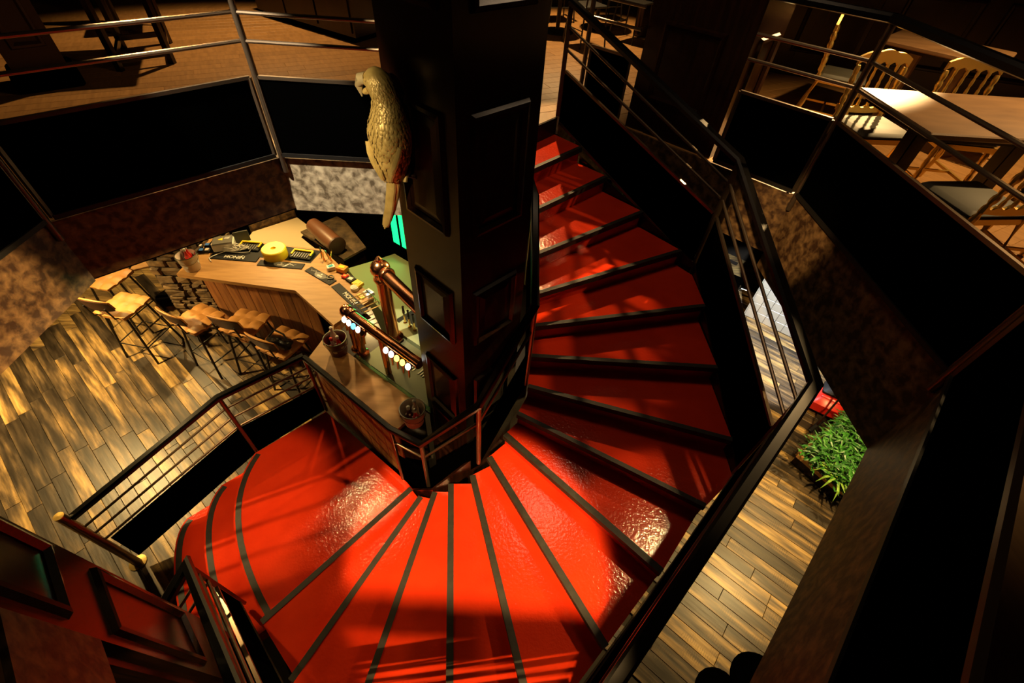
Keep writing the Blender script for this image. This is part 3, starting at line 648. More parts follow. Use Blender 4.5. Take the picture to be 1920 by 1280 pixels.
tag(MB().tube([hw+V(0, 0, .2), hw, hw+V(-.03, 0, -.12), hw+V(.04, 0, -.22), hw+V(.05, -.01, -.08), hw+V(.02, 0, .02)], .004, 5).build('dangling_cable', 'white', loc=tuple(hw)), 'thin pale cable dangling in front of the black cooler', 'cable')
# ------------------------------------------------------------------ things on the bar
def font(txt, size, c, d, parent, name='lettering', ext=.0006, up=V(0, 0, 1), m='white'):
    cu = bpy.data.curves.new(name, 'FONT'); cu.body = txt; cu.size = size; cu.align_x = 'CENTER'; cu.align_y = 'CENTER'; cu.extrude = ext; cu.offset = size*.018
    cu.materials.append(M[m]); t_ = bpy.data.objects.new(name, cu); COL.objects.link(t_); bpy.context.view_layer.update()
    me = bpy.data.meshes.new_from_object(t_.evaluated_get(bpy.context.evaluated_depsgraph_get())); bpy.data.objects.remove(t_)
    o = bpy.data.objects.new(name, me); COL.objects.link(o); o.parent = parent; OFF[o.name] = OFF[parent.name]
    x = d.normalized(); z = up; y = z.cross(x)
    o.matrix_local = Matrix.Translation(c-OFF[parent.name]) @ Matrix((x, y, z)).transposed().to_4x4()
    return o
def bar_mat(a, b, kind, label):
    a, b = V(*a, BT), V(*b, BT); d = (b-a).normalized(); nn = V(-d.y, d.x, 0); c = (a+b)/2+nn*.055; L = (b-a).length; rz = math.atan2(d.y, d.x)
    r = thing('bar_mat', label, 'bar mat', (c.x, c.y, BT))
    MB().box((c.x, c.y, BT+.005), (L, .105, .01), rz=rz, bev=.003).build('mat', 'rubber', r)
    if kind == 'text':
        font('MONIN', .072, c+V(0, 0, .0108), d, r)
        t = MB().ellip(c+d*.085+nn*.036+V(0, 0, .011), (.006, .013, .001), 8, 4, Matrix.Rotation(rz-.6, 3, 'Z')).build('leaf_mark', 'white', r)
    else:
        z = BT+.0112
        def P(x, y, h=0): return c+d*x+nn*y+V(0, 0, .0105+h)
        mb = MB()
        mb.ellip(P(0, 0), (.085, .046, .0008), 20, 4, Matrix.Rotation(rz, 3, 'Z')); mb.build('crest', 'grey', r)
        for s_ in (-1, 1):
            mb = MB()
            for k in range(5):
                x = s_*(.085+.02*k); y = .012*math.sin(k*1.6)+.012
                mb.ellip(P(x, y), (.018, .009-.001*k, .0008), 8, 4, Matrix.Rotation(rz+s_*.5*(-1)**k, 3, 'Z'))
            mb.build('scroll_mark', 'grey', r)
        cc = P(0, -.012, .001); MB().box(tuple(cc), (.072, .022, .001), rz=rz).build('name_block', 'white', r)
        MB().ellip(P(0, .020, .001), (.013, .011, .001), 10, 4, Matrix.Rotation(rz, 3, 'Z')).build('cup_mark', 'white', r)
        for k in range(4): MB().box(tuple(P(-.024+.016*k, -.012, .002)), (.006, .012, .0006), rz=rz).build('letter_mark', 'rubber', r)
bar_mat((-3.48, 4.36), (-2.91, 4.33), 'text', 'black bar mat with white lettering below the cable tangle')
bar_mat((-2.88, 4.27), (-2.34, 4.235), 'crest', 'black crested bar mat in front of the yellow roll')
bar_mat((-2.30, 4.21), (-1.94, 3.97), 'crest', 'black crested bar mat at the bend of the counter')
bar_mat((-1.915, 3.945), (-1.47, 3.50), 'text', 'black bar mat with white lettering beside the small boxes')
rt = tag(MB().lathe([(.02, .0), (.135, 0), (.14, .01), (.14, .115), (.13, .125), (.03, .122), (.028, .10), (.02, .10)], (-2.72, 4.47, BT), 28).build('yellow_roll', 'yellow', loc=(-2.72, 4.47, BT), smooth=True), 'big round yellow roll on the bar', 'roll')
rb = tag(MB().prism([(-3.62, 4.48), (-2.95, 4.44), (-2.28, 4.37), (-2.22, 4.62), (-3.60, 4.78)], BT, BT+.004).build('rubber_runner', 'rubber', loc=(-2.9, 4.5, BT)), 'black rubber runner under the caddies along the counter back', 'mat')
def caddy(c, rz, label):
    r = thing('bar_caddy', label, 'caddy', (c[0], c[1], BT)); z = BT+.004
    R = lambda x, y: (c[0]+x*math.cos(rz)-y*math.sin(rz), c[1]+x*math.sin(rz)+y*math.cos(rz))
    MB().box((*c, z+.012), (.27, .16, .02), rz=rz, bev=.006).build('tray', 'rubber', r)
    for k in range(7): MB().box((*R(-.09+.03*k, -.02), z+.026), (.012, .09, .010), rz=rz).build('rib', 'grey', r)
    MB().box((*R(0, .065), z+.034), (.25, .028, .022), rz=rz, bev=.006).build('yellow_ledge', 'yellow', r)
    for s_ in (-1, 1): MB().box((*R(s_*.118, .02), z+.032), (.022, .09, .018), rz=rz, bev=.006).build('yellow_ledge', 'yellow', r)
caddy((-3.09, 4.62), -.06, 'black and yellow bar caddy between the cables and the yellow roll'); caddy((-2.42, 4.50), -.12, 'black and yellow bar caddy right of the yellow roll')
bx = thing('receipt_printer', 'grey box shaped printer with a yellow mark at the bar end', 'printer', (-3.38, 4.58, BT))
MB().box((-3.38, 4.60, BT+.055), (.24, .19, .10), rz=.35, bev=.012).build('body', 'white', bx); MB().box((-3.38, 4.60, BT+.108), (.22, .17, .012), rz=.35, bev=.004).build('lid', 'grey', bx)
MB().add([(-3.43, 4.59, BT+.1155), (-3.37, 4.585, BT+.1155), (-3.39, 4.64, BT+.1155)], [(0, 1, 2)]).build('yellow_mark', 'yellow', bx)
for k in range(2): MB().box((-3.34+.0*k, 4.63+.022*k, BT+.1155), (.06, .010, .001), rz=.35).build('white_mark', 'white', bx)
s_ = thing('screen_stand', 'small dark screen leaning behind the printer', 'screen', (-3.22, 4.76, BT))
MB().box((-3.22, 4.74, BT+.075), (.17, .015, .13), rz=.5, rx=-.35, bev=.004).build('screen', 'grey', s_); MB().box((-3.21, 4.75, BT+.01), (.08, .06, .018), rz=.5).build('foot', 'grey', s_)
random.seed(3)
cp = []
for k in range(90):
    a = k*.55; rr = .10+.05*math.sin(k*.37); cp.append(V(-3.24+rr*1.15*math.cos(a)+.03*math.sin(k*.9), 4.545+rr*.42*math.sin(a), BT+.02+.02*math.sin(k*.8)+.0004*k))
cp += [V(-3.40, 4.43, BT+.02), V(-3.47, 4.36, BT+.012), V(-3.42, 4.30, BT+.006)]
tag(MB().tube(cp, .0055, 5).build('cable_tangle', 'white', loc=(-3.22, 4.49, BT), smooth=True), 'tangle of white cables on the counter beside the printer', 'cable')
for k, (x, y, rz) in enumerate(((-3.70, 4.56, .2), (-3.56, 4.60, .1), (-3.58, 4.49, .15))):
    t = thing('card_terminal', ['blue and cream card terminal nearest the stone pillar', 'card terminal lying against the printer', 'card terminal in front of the other two terminals'][k], 'card terminal', (x, y, BT))
    MB().box((x, y, BT+.02), (.13, .065, .035), rz=rz, bev=.01).build('body', 'rubber', t); MB().box((x-.03, y-.005, BT+.0385), (.045, .05, .002), rz=rz).build('screen', 'blue', t)
    MB().box((x+.035, y+.005, BT+.039), (.04, .048, .004), rz=rz).build('keypad', 'cream', t)
def bucket(x, y, body, label, where, mixed, dots='white'):
    r = thing('ice_bucket', label, 'bucket', (x, y, BT))
    prof = [(.078, .0), (.082, .005), (.108, .195), (.112, .20), (.108, .203), (.100, .195), (.076, .02)]
    MB().lathe(prof, (x, y, BT), 24).build('pail', body, r, smooth=True)
    mb = MB(); n = 24; mb.tube([V(x+.109*math.cos(2*PI*i/n), y+.109*math.sin(2*PI*i/n), BT+.2) for i in range(n+1)], .005, 6); mb.build('rim', 'chrome', r, smooth=True)
    for a in (-.5, .35, 1.2, -1.4, 2.3, 3.3, 4.1):
        zq = BT+.06+.07*((a*7) % 1.3); rad = .080+.026*(zq-BT)/.2; ax = V(math.cos(a-1.0), math.sin(a-1.0), 0)
        MB().lathe([(.020, 0), (.018, .003)], V(x, y, zq)+ax*(rad-.0005), 12, ax).build('dot', dots, r)
    for a in (0, PI): MB().lathe([(.008, 0), (.012, .006), (.004, .012)], V(x+.106*math.cos(a+.6), y+.106*math.sin(a+.6), BT+.17), 8, V(math.cos(a+.6), math.sin(a+.6), 0)).build('ring_lug', 'chrome', r)
    h = [V(x+.108*math.cos(.6+PI*i/10), y+.108*math.sin(.6+PI*i/10), BT+.17-.09*math.sin(PI*i/10)) for i in range(11)]
    h = [V(x+(.112)*math.cos(.6-PI*i/10), y+.112*math.sin(.6-PI*i/10), BT+.17-.05*math.sin(PI*i/10)) for i in range(11)]
    MB().tube(h, .003, 5).build('bail_handle', 'chrome', r, smooth=True)
    for k, (dx, dy, zz_, rr, m_) in enumerate(mixed):
        o = thing('wrapped_bottle', {'redp': 'red white-spotted', 'maroon': 'dark maroon spotted', 'cream': 'tall cream spotted', 'white': 'white red-spotted'}[m_]+[' wrapped bottle, first of those in the ', ' wrapped bottle, second of those in the ', ' wrapped bottle, third of those in the '][k]+where, 'bottle', (x+dx, y+dy, BT+.03))
        c = (x+dx, y+dy, BT+.025)
        MB().lathe([(.028, 0), (.030, .01), (.030, .10+zz_), (.014, .145+zz_), (.013, .185+zz_)], c, 14).build('body', m_, o, smooth=True)
        MB().lathe([(.015, .18+zz_), (.016, .21+zz_), (.008, .215+zz_)], c, 12).build('cap', 'white' if m_ != 'white' else 'redp', o, smooth=True)
        for q in range(4):
            a = q*1.7; MB().ellip((c[0]+.027*math.cos(a), c[1]+.027*math.sin(a), c[2]+.07+.02*q), (.009, .009, .009), 8, 5).build('dot', 'white' if m_ != 'white' else 'redp', o)
bucket(-3.56, 4.16, 'cream', 'cream ice bucket on the far end of the bar', 'bucket by the stone pillar', [(.03, -.02, .06, 1, 'redp'), (-.035, .03, .03, 1, 'maroon'), (.0, .045, .04, 1, 'redp')])
bucket(-1.56, 2.97, 'maroon', 'maroon polka dot ice bucket on the bar corner beside the taps', 'maroon bucket', [(-.02, .03, .08, 1, 'cream'), (.03, -.01, .0, 1, 'redp'), (-.02, -.035, .0, 1, 'white')])
bucket(-.69, 2.19, 'cream', 'cream ice bucket on the near end of the bar beside the column', 'bucket by the column', [(.02, .02, .05, 1, 'cream'), (-.03, -.01, .0, 1, 'maroon'), (.03, -.035, .0, 1, 'redp')])
SM = [('box', (-2.00, 4.27), (.09, .07, .05), .5, 'white', 'white box with a teal lid on the bar bend', 'teal'), ('box', (-1.86, 4.25), (.12, .09, .06), -.4, 'orange', 'orange and yellow box next to the teal lidded box', 'yellow'),
 ('box', (-1.80, 4.13), (.07, .06, .03), -.4, 'redp', 'small red and orange packet on the bar bend', 'orange'), ('box', (-1.72, 4.08), (.10, .09, .03), -.7, 'rubber', 'black tin with a white star mark', 'white'),
 ('box', (-1.62, 4.00), (.11, .09, .04), -.6, 'yellow', 'yellow box behind the round white tin', 'yellow'), ('box', (-1.54, 3.80), (.10, .05, .02), -.7, 'yellow', 'flat yellow packet near the copper elbow', 'orange'), ('box', (-1.46, 3.84), (.10, .09, .05), -.7, 'white', 'white carton nearest the copper elbow', 'blue')]
for nm, (x, y), sz, rz, m_, lab, m2 in SM:
    r = thing('small_box', lab, 'box', (x, y, BT)); MB().box((x, y, BT+sz[2]/2), sz, rz=rz, bev=.004).build('body', m_, r)
    MB().box((x, y, BT+sz[2]+.002), (sz[0]*.55, sz[1]*.5, .005), rz=rz+.3).build('lid', m2, r)
r = thing('round_tin', 'round white tin between the yellow boxes', 'tin', (-1.64, 3.93, BT)); MB().lathe([(.045, 0), (.048, .02), (.045, .035)], (-1.64, 3.93, BT), 18).build('body', 'white', r, smooth=True); MB().lathe([(.030, .035), (.030, .039)], (-1.64, 3.93, BT), 18).build('lid', 'cream', r)
tag(MB().tube([V(-1.96+.035*math.cos(k*PI/8), 4.10+.035*math.sin(k*PI/8), BT+.018) for k in range(17)], .006, 6).build('steel_ring', 'chrome', loc=(-1.96, 4.1, BT), smooth=True), 'steel strainer ring on the crested mat', 'ring')
for k in range(6):
    x, y = -2.17+.028*k, 4.47-.03*(k % 3)
    o = tag(MB().lathe([(.006, 0), (.008, .09), (.010, .13), (.004, .15)], (x, y, BT+.004), 8, (.25*math.sin(k*2), .2*math.cos(k*3), 1)).build('bar_spoon', ['chrome', 'brass', 'copper'][k % 3], loc=(x, y, BT)), 'metal bar tool standing by the right bar caddy', 'bar tool', 'bar tools by the caddy')
wr = thing('wire_rack', 'steel wire rack beside the copper bridge', 'rack', (-1.5, 3.62, BT))
for k in range(5): q = V(-1.54+.05*k, 3.76-.05*k, BT+.06); MB().tube([q+V(-.08, -.06, -.05), q+V(-.08, -.06, 0), q+V(.08, .07, 0), q+V(.08, .07, -.05)], .005, 5).build('wire', 'brass', wr, smooth=True)
for s_ in (-1, 1): MB().tube([V(-1.56, 3.78, BT+.06)+V(.08, .07, 0)*s_, V(-1.32, 3.54, BT+.06)+V(.08, .07, 0)*s_], .005, 5).build('wire', 'brass', wr, smooth=True)
bmt = tag(MB().box((-1.02, 3.86, .957), (.34, .24, .012), rz=-.75, bev=.003).build('drain_mat', 'rubber', loc=(-1.02, 3.86, .95)), 'black drain mat on the green worktop behind the copper tower', 'mat')
# ------------------------------------------------------------------ stone pillar and back table
SPL = thing('stone_pillar', 'rough brown stone pillar at the far end of the bar', 'pillar', (-4.0, 4.8, 0)); SPL['kind'] = 'thing'
MB().box((-3.995, 4.80, 1.33), (.61, .80, 2.64)).build('mortar_core', 'mortar', SPL)
random.seed(11)
def stone_face(a, d, nrm, W, z1, n_max):
    z = .01; cnt = 0
    while z < z1-.05 and cnt < n_max:
        h = random.uniform(.05, .13); x = 0
        while x < W-.02:
            w_ = min(random.uniform(.09, .30), W-x)
            if W-x-w_ < .08: w_ = W-x
            c = a+d*(x+w_/2)+nrm*random.uniform(.0, .018); t = .06; g = .012
            vs = []
            for k in (-1, 1):
                for i, j in ((-1, -1), (1, -1), (1, 1), (-1, 1)):
                    ins = 1. if k < 0 else .86
                    vs.append(c+d*i*(w_/2-g/2)*ins*random.uniform(.80, 1)+V(0, 0, z+h/2)+V(0, 0, j*(h/2-g/2)*ins*random.uniform(.74, 1))+nrm*k*t/2*random.uniform(.55, 1.35))
            MB().add(vs, [(3, 2, 1, 0), (4, 5, 6, 7), (0, 1, 5, 4), (1, 2, 6, 5), (2, 3, 7, 6), (3, 0, 4, 7)]).build('stone', 'stone', SPL); cnt += 1
            x += w_
        z += h
stone_face(V(-4.30, 4.40, 0), V(1, 0, 0), V(0, -1, 0), .61, 2.50, 150)
stone_face(V(-3.69, 4.40, 0), V(0, 1, 0), V(1, 0, 0), .8, 2.50, 149)
tb = thing('cafe_table', 'pale square wooden table beyond the first stools', 'table', (-4.98, 5.14, 0))
MB().box((-4.98, 5.14, .735), (.50, .50, .03), rz=.55, bev=.006).build('table_top', 'oak', tb); MB().tube([V(-4.98, 5.14, .02), V(-4.98, 5.14, .72)], .03, 10).build('stem', 'steelblack', tb); MB().lathe([(.22, 0), (.22, .015), (.04, .03)], (-4.98, 5.14, .001), 18).build('base', 'steelblack', tb)
# ------------------------------------------------------------------ bar stools
def make_stool():
    r = thing('bar_stool', 'tan quilted bar stool standing apart left of the bar, its back to the room', 'stool', (0, 0, 0), group='tan quilted bar stools')
    # quilted seat
    n = 13; W = .22; mb = MB(); vs = []
    for j in range(n):
        for i in range(n):
            x = -W+2*W*i/(n-1); y = -W+2*W*j/(n-1); ex = abs(x)/W; ey = abs(y)/W
            rr = 1-.05*(ex*ey)**2
            seam = 0
            for s_ in (-.073, .073):
                if abs(x-s_) < .020: seam = .016
                if abs(y-s_) < .020: seam = .016
            z = .82+.012*ey**2*(1 if y < 0 else -.6)-.020*max(ex, ey)**6-seam
            vs.append((x*rr, y*rr, z))
    top = len(vs); vs2 = [(x*.98, y*.98, .755) for x, y, z in vs]
    fs = [(j*n+i, j*n+i+1, (j+1)*n+i+1, (j+1)*n+i) for j in range(n-1) for i in range(n-1)]
    ring = [i for i in range(n)]+[j*n+n-1 for j in range(1, n)]+[(n-1)*n+i for i in range(n-2, -1, -1)]+[j*n for j in range(n-2, 0, -1)]
    b0 = len(vs); vs += [(vs[k][0]*.985, vs[k][1]*.985, .765) for k in ring]
    fs += [(ring[(k+1) % len(ring)], ring[k], b0+k, b0+(k+1) % len(ring)) for k in range(len(ring))]
    fs.append(tuple(b0+k for k in range(len(ring)-1, -1, -1)))
    mb.add(vs, fs); mb.build('seat', 'leather', r, smooth=True)
    # curved backrest
    m_ = 12; vs = []; fs = []
    def bp(t, z, o): 
        a = t*1.0; return (.235*math.sin(a)*1.04, -.20-.085*math.cos(a)-o*math.cos(a)-(z-.9)*.22+.045, z)
    for i in range(m_+1):
        t = -1+2*i/m_; zt = 1.14-.05*t*t; zb_ = .93+.03*t*t
        for z, o in ((zb_, 0), (zb_+.01, -.022), (zt-.015, -.024), (zt, -.008), (zt-.004, .006), (zb_+.005, .006)):
            vs.append(bp(t, z, o))
    k = 6
    for i in range(m_): fs += [(i*k+j, (i+1)*k+j, (i+1)*k+(j+1) % k, i*k+(j+1) % k) for j in range(k)]
    fs += [tuple(range(k)), tuple(m_*k+j for j in range(k-1, -1, -1))]
    MB().add(vs, fs).build('backrest', 'leather', r, smooth=True)
    vs2 = []; fs2 = []
    for i in range(m_+1):
        t = -.97+1.94*i/m_
        for z in (.94, 1.12-.05*t*t): vs2.append(bp(t, z, .009)); vs2.append(bp(t, z, .016))
    for i in range(m_): q = i*4; fs2 += [(q, q+4, q+6, q+2), (q+1, q+3, q+7, q+5), (q, q+1, q+5, q+4), (q+2, q+6, q+7, q+3)]
    MB().add(vs2, fs2).build('back_shell', 'shell', r, smooth=True)
    for s_ in (-1, 1): MB().tube([V(s_*.13, -.16, .77), V(s_*.14, -.25, .82), V(s_*.14, -.275, 1.0)], .010, 8).build('back_bracket', 'steelblack', r, smooth=True)
    for sx in (-1, 1):
        for sy in (-1, 1):
            MB().tube([V(sx*.15, sy*.15, .765), V(sx*.23, sy*.235, 0)], .014, 8).build('leg', 'steelblack', r, smooth=True)
    f = .205
    for a, b in (((-f, -f), (f, -f)), ((f, -f), (f, f)), ((f, f), (-f, f)), ((-f, f), (-f, -f))): MB().tube([V(*a, .27), V(*b, .27)], .008, 6).build('footrest_bar', 'steelblack', r)
    MB().box((0, 0, .758), (.32, .32, .014), bev=.004).build('seat_frame', 'steelblack', r)
    return r
st0 = make_stool()
spots_ = [(-4.66, 4.10, -.19, None), (-3.66, 3.93, -.46, 'tan quilted bar stool beside the stone pillar, back turned to the room'), (-3.08, 3.89, -.24, 'tan quilted bar stool in the middle of the bar, its pale back edge catching light'), (-2.52, 3.60, -.40, 'tan quilted bar stool with a glossy black bag slung over its seat'), (-5.16, 4.62, 2.9, 'tan bar stool half hidden under the slab edge by the pale table')]
for k, (x, y, rz, lab) in enumerate(spots_):
    if k == 0: st0.location = (x, y, 0); st0.rotation_euler = (0, 0, rz)
    else: dup(st0, (x, y, 0), rz, lab)
bg = thing('black_bag', 'glossy black bag lying over the back of the stool nearest the stairs', 'bag', (-2.52, 3.50, .83))
mb = MB(); n = 16; c = V(-2.50, 3.52, .87)
vs = []; m = 9
for j in range(m+1):
    for i in range(n):
        a = 2*PI*i/n; p_ = PI*(j+.03)/(m+.06); x = .19*math.sin(p_)*math.cos(a); y = .085*math.sin(p_)*math.sin(a); z = -.045*math.cos(p_)*1.0
        k = 1+.14*math.sin(3*a+j)+.08*math.sin(5*a-j*2); X = x*k*math.cos(-.45)-y*k*math.sin(-.45); Y = x*k*math.sin(-.45)+y*k*math.cos(-.45)
        vs.append(c+V(X, Y, z*k+.02*math.sin(9*x)))
mb.add(vs, [(j*n+i, j*n+(i+1) % n, (j+1)*n+(i+1) % n, (j+1)*n+i) for j in range(m) for i in range(n)]+[tuple(range(n-1, -1, -1)), tuple(range(m*n, (m+1)*n))]); mb.build('body', 'blackgloss', bg, smooth=True)
MB().tube([c+V(-.15, .07, .02), c+V(-.07, .10, .10), c+V(.06, .03, .11), c+V(.14, -.06, .03)], .011, 8).build('strap', 'blackgloss', bg, smooth=True)
MB().lathe([(.010, 0), (.012, .006)], c+V(.12, -.05, .05), 8).build('buckle', 'chrome', bg)
# ------------------------------------------------------------------ parrot
PR = thing('parrot_statue', 'dull gold macaw statue with a long hanging tail, perched on the column', 'statue', (-.56, 2.20, 3.62))
pc = V(-.545, 2.215, 0); side = V(-S2, S2, 0)   # side: towards the beak
outw = V(-.35, -.93, 0).normalized()           # towards the lens
lf = V(-.95, .31, 0).normalized()
spine = [(.118, 3.33, .013), (.098, 3.38, .021), (.066, 3.46, .029), (.036, 3.55, .035), (.018, 3.63, .040), (.008, 3.69, .052), (.002, 3.74, .072), (-.002, 3.81, .090), (-.004, 3.89, .097), (-.006, 3.95, .086), (-.012, 4.00, .070), (-.010, 4.035, .059), (.000, 4.07, .061), (.012, 4.11, .065), (.020, 4.14, .054), (.022, 4.16, .032), (.022, 4.17, .010)]
n = 18; vs = []
def bend(z): return outw*(.03*math.sin((min(z, 3.95)-3.3)*2.4))
for x, z, r in spine:
    c = pc+lf*x+V(0, 0, z)+bend(z)
    for i in range(n):
        a = 2*PI*i/n; sy = .92 if z > 3.68 else .6
        vs.append(c+lf*r*math.cos(a)+outw*r*sy*math.sin(a))
def spine_c(z):
    z = max(3.331, min(4.169, z))
    for k in range(len(spine)-1):
        if spine[k][1] <= z <= spine[k+1][1]:
            t = (z-spine[k][1])/(spine[k+1][1]-spine[k][1]); x = spine[k][0]+(spine[k+1][0]-spine[k][0])*t; r = spine[k][2]+(spine[k+1][2]-spine[k][2])*t
            return pc+lf*x+V(0, 0, z)+bend(z), r
K = len(spine)
MB().add(vs, [(k*n+i, k*n+(i+1) % n, (k+1)*n+(i+1) % n, (k+1)*n+i) for k in range(K-1) for i in range(n)]+[tuple(range(n-1, -1, -1)), tuple(range((K-1)*n, K*n))]).build('body', 'parrot', PR, smooth=True)
# beak and eye
hc = pc+lf*.040+V(0, 0, 4.115)+outw*.045
bk = [hc+lf*.022+V(0, 0, .006), hc+lf*.052+V(0, 0, .002), hc+lf*.068+V(0, 0, -.028), hc+lf*.060+V(0, 0, -.072)]
MB().tube(bk, .025, 10, scales=[1.15, 1.0, .7, .12]).build('upper_beak', 'beak', PR, smooth=True)
MB().tube([hc+lf*.02+V(0, 0, -.04), hc+lf*.042+V(0, 0, -.050), hc+lf*.050+V(0, 0, -.056)], .016, 8, scales=[1, .8, .4]).build('lower_beak', 'parrot', PR, smooth=True)
mb = MB(); mb.ellip(hc+lf*.000+outw*.018+V(0, 0, .0), (.026, .012, .024), 12, 6); mb.build('eye_patch', 'parrot', PR, smooth=True)
mb = MB(); mb.ellip(hc+lf*.004+outw*.029+V(0, 0, .004), (.007, .005, .007), 10, 6); mb.build('eye', 'shell', PR, smooth=True)
# feathers: overlapping scales over neck and back
fb = MB(); random.seed(5)
z = 3.70; row = 0
while z < 4.155:
    c, r = spine_c(z); sz = .036 if z < 3.80 else (.028 if z < 3.97 else .016)
    cnt = int(2*PI*r/(sz*.75))
    for i in range(cnt):
        a = 2*PI*(i+.5*(row % 2))/cnt+random.uniform(-.12, .12)
        if z > 4.05 and math.cos(a) > .35: continue
        rad = lf*math.cos(a)+outw*math.sin(a)*.92
        c2, r2 = spine_c(z-sz*random.uniform(1.2, 1.7)); tg = lf*-math.sin(a)+outw*math.cos(a)
        t0 = c+rad*(r*.985); b0 = c2+rad*(r2+sz*random.uniform(.10, .20)); w2 = sz*random.uniform(.28, .36)
        mid = t0*.45+b0*.55+rad*sz*.12
        fb.add([t0-tg*w2*.5, t0+tg*w2*.5, mid+tg*w2, b0*.75+mid*.25+tg*w2*.8, b0, b0*.75+mid*.25-tg*w2*.8, mid-tg*w2, mid+rad*sz*.16, b0*.8+mid*.2+rad*sz*.10], [(0, 1, 2, 7), (7, 2, 3, 8), (8, 3, 4), (8, 4, 5), (7, 8, 5, 6), (0, 7, 6)])
    z += sz*.62; row += 1
fb.build('feathers', 'parrot', PR, smooth=True, stuff=True)
for s_ in (-1, 1):   # folded wings with long primaries
    for k in range(6):
        z0 = 3.86-.025*k; c, r = spine_c(z0); a = PI/2+s_*(.95-.11*k)
        rad = lf*math.cos(a)+outw*math.sin(a); c2, r2 = spine_c(3.76-.016*k); a2 = PI/2+s_*(.55-.05*k); rad2 = lf*math.cos(a2)+outw*math.sin(a2)
        A = c+rad*(r+.012); B = c2+rad2*(r2+.022)
        MB().sweep([A, lerp(A, B, .5)+rad*.006, B, B+(B-A)*.18], [(-.016, -.003), (.016, -.003), (.010, .004), (-.010, .004)], up=tuple(outw), scales=[.8, 1, .8, .15]).build('wing_feather', 'parrot', PR, smooth=True)
for k in range(5):   # tail feathers
    o_ = (k-2)*.008; pts = [spine_c(zq)[0]+lf*(-o_*.9)+outw*.028 for zq in (3.70, 3.60, 3.48, 3.40, 3.335+.012*abs(k-2))]
    MB().sweep(pts, [(-.012, -.003), (.012, -.003), (.007, .004), (-.007, .004)], up=tuple(outw), scales=[1, 1.1, 1, .9, .4]).build('tail_feather', 'parrot', PR, smooth=True)
for s_ in (-.05, .05):   # feet round the peg
    f0 = pc+lf*s_+V(0, 0, 3.68)-outw*.03
    MB().tube([f0+V(0, 0, .06), f0+V(0, 0, .01), f0+outw*.04+V(0, 0, -.005), f0+outw*.05+V(0, 0, -.03)], .012, 8).build('foot', 'parrot', PR, smooth=True)
pg = pc+V(0, 0, 3.665)
MB().tube([pg+V(-.06, -.06, 0)*0+lf*.09-outw*.03, pg-lf*.09-outw*.03], .014, 10).build('perch', 'wood_dark', PR, smooth=True)
MB().tube([pg-outw*.03, pg+V(.14, .14, 0)*.9], .014, 10).build('perch_bracket', 'wood_dark', PR, smooth=True)
# ------------------------------------------------------------------ gallery furniture, right
def turned(mb, a, b, r, beads=5, n=8):
    a, b = V(*a), V(*b); L = (b-a).length; ax = b-a; prof = []
    for i in range(beads*4+1):
        t = i/(beads*4); rr = r*(.62+.38*abs(math.sin(t*beads*PI))**.6*(1 if (i//4) % 2 == 0 else .8)); prof.append((rr, t*L))
    return mb.lathe(prof, tuple(a), n, tuple(ax))
def make_chair():
    r = thing('gold_chair', 'gold balloon-backed chair with olive cushion at the far left end of the dining table', 'chair', (0, 0, 0), group='gold spindle back chairs')
    MB().prism([(-.19, -.19), (.19, -.19), (.215, .20), (-.215, .20)], .405, .44).build('seat_frame', 'gold', r)
    MB().box((0, .01, .458), (.40, .39, .045), bev=.02).build('cushion', 'cushion', r, smooth=True)
    for s_ in (-1, 1):
        mb = turned(MB(), (s_*.185, .175, .405), (s_*.195, .19, 0), .021, 5); mb.build('leg', 'gold', r, smooth=True)
        MB().tube([V(s_*.18, -.18, .42), V(s_*.185, -.215, .22), V(s_*.19, -.27, 0)], .016, 8).build('leg', 'gold', r, smooth=True)
        mb = MB(); turned(mb, (s_*.18, -.19, .42), (s_*.185, -.235, .80), .021, 6); mb.build('back_post', 'gold', r, smooth=True)
        MB().bar([V(s_*.19, .18, .16), V(s_*.187, -.23, .16)], .018, .018).build('stretcher', 'gold', r)
    MB().bar([V(-.19, -.02, .16), V(.19, -.02, .16)], .018, .018).build('stretcher', 'gold', r)
    # scalloped crest rail and lower rail
    N = 28
    def scal(z0, amp, hgt, y0, flip):
        vs = []; fs = []
        for i in range(N+1):
            x = -.20+.40*i/N; t = i/N; arch = math.sin(PI*t)
            sc_ = amp*abs(math.sin(PI*t*5))
            if not flip: lo, hi = z0+sc_-.0, z0+hgt+.040*arch+.010*abs(math.sin(t*PI*3))
            else: lo, hi = z0-hgt-.015*arch, z0-sc_
            for y in (-.011, .011): vs += [(x, y0+y-(hi-.42)*.0, lo), (x, y0+y, hi)]
        for i in range(N):
            q = i*4; fs += [(q, q+4, q+5, q+1), (q+2, q+3, q+7, q+6), (q+1, q+5, q+7, q+3), (q, q+2, q+6, q+4)]
        fs += [(0, 1, 3, 2), (N*4, N*4+2, N*4+3, N*4+1)]
        return MB().add(vs, fs)
    scal(.80, .028, .055, -.24, False).build('crest_rail', 'gold', r); scal(.545, .022, .045, -.212, True).build('lower_rail', 'gold', r)
    for k in range(4):
        x = -.12+.08*k; mb = MB(); turned(mb, (x, -.213, .52), (x, -.238, .83), .012, 5, 7); mb.build('spindle', 'gold', r, smooth=True)
    return r
gc = make_chair(); gc.location = (2.78, 3.52, UP); gc.rotation_euler = (0, 0, PI+.06)
dup(gc, (3.42, 3.50, UP), PI-.1, 'gold chair on the far side of the dining table, beside the end one')
dup(gc, (2.80, 2.44, UP), .12, 'gold chair on the near side of the dining table, its cushion grey in the light')
dup(gc, (3.42, 2.42, UP), -.1, 'gold chair at the near side of the dining table, furthest to the right')
dup(gc, (3.22, 4.82, UP), -2.13, 'gold chair seen side-on behind the others by the second table')
dup(gc, (4.35, 4.15, UP), .7, 'gold chair between the two dining tables on the right')
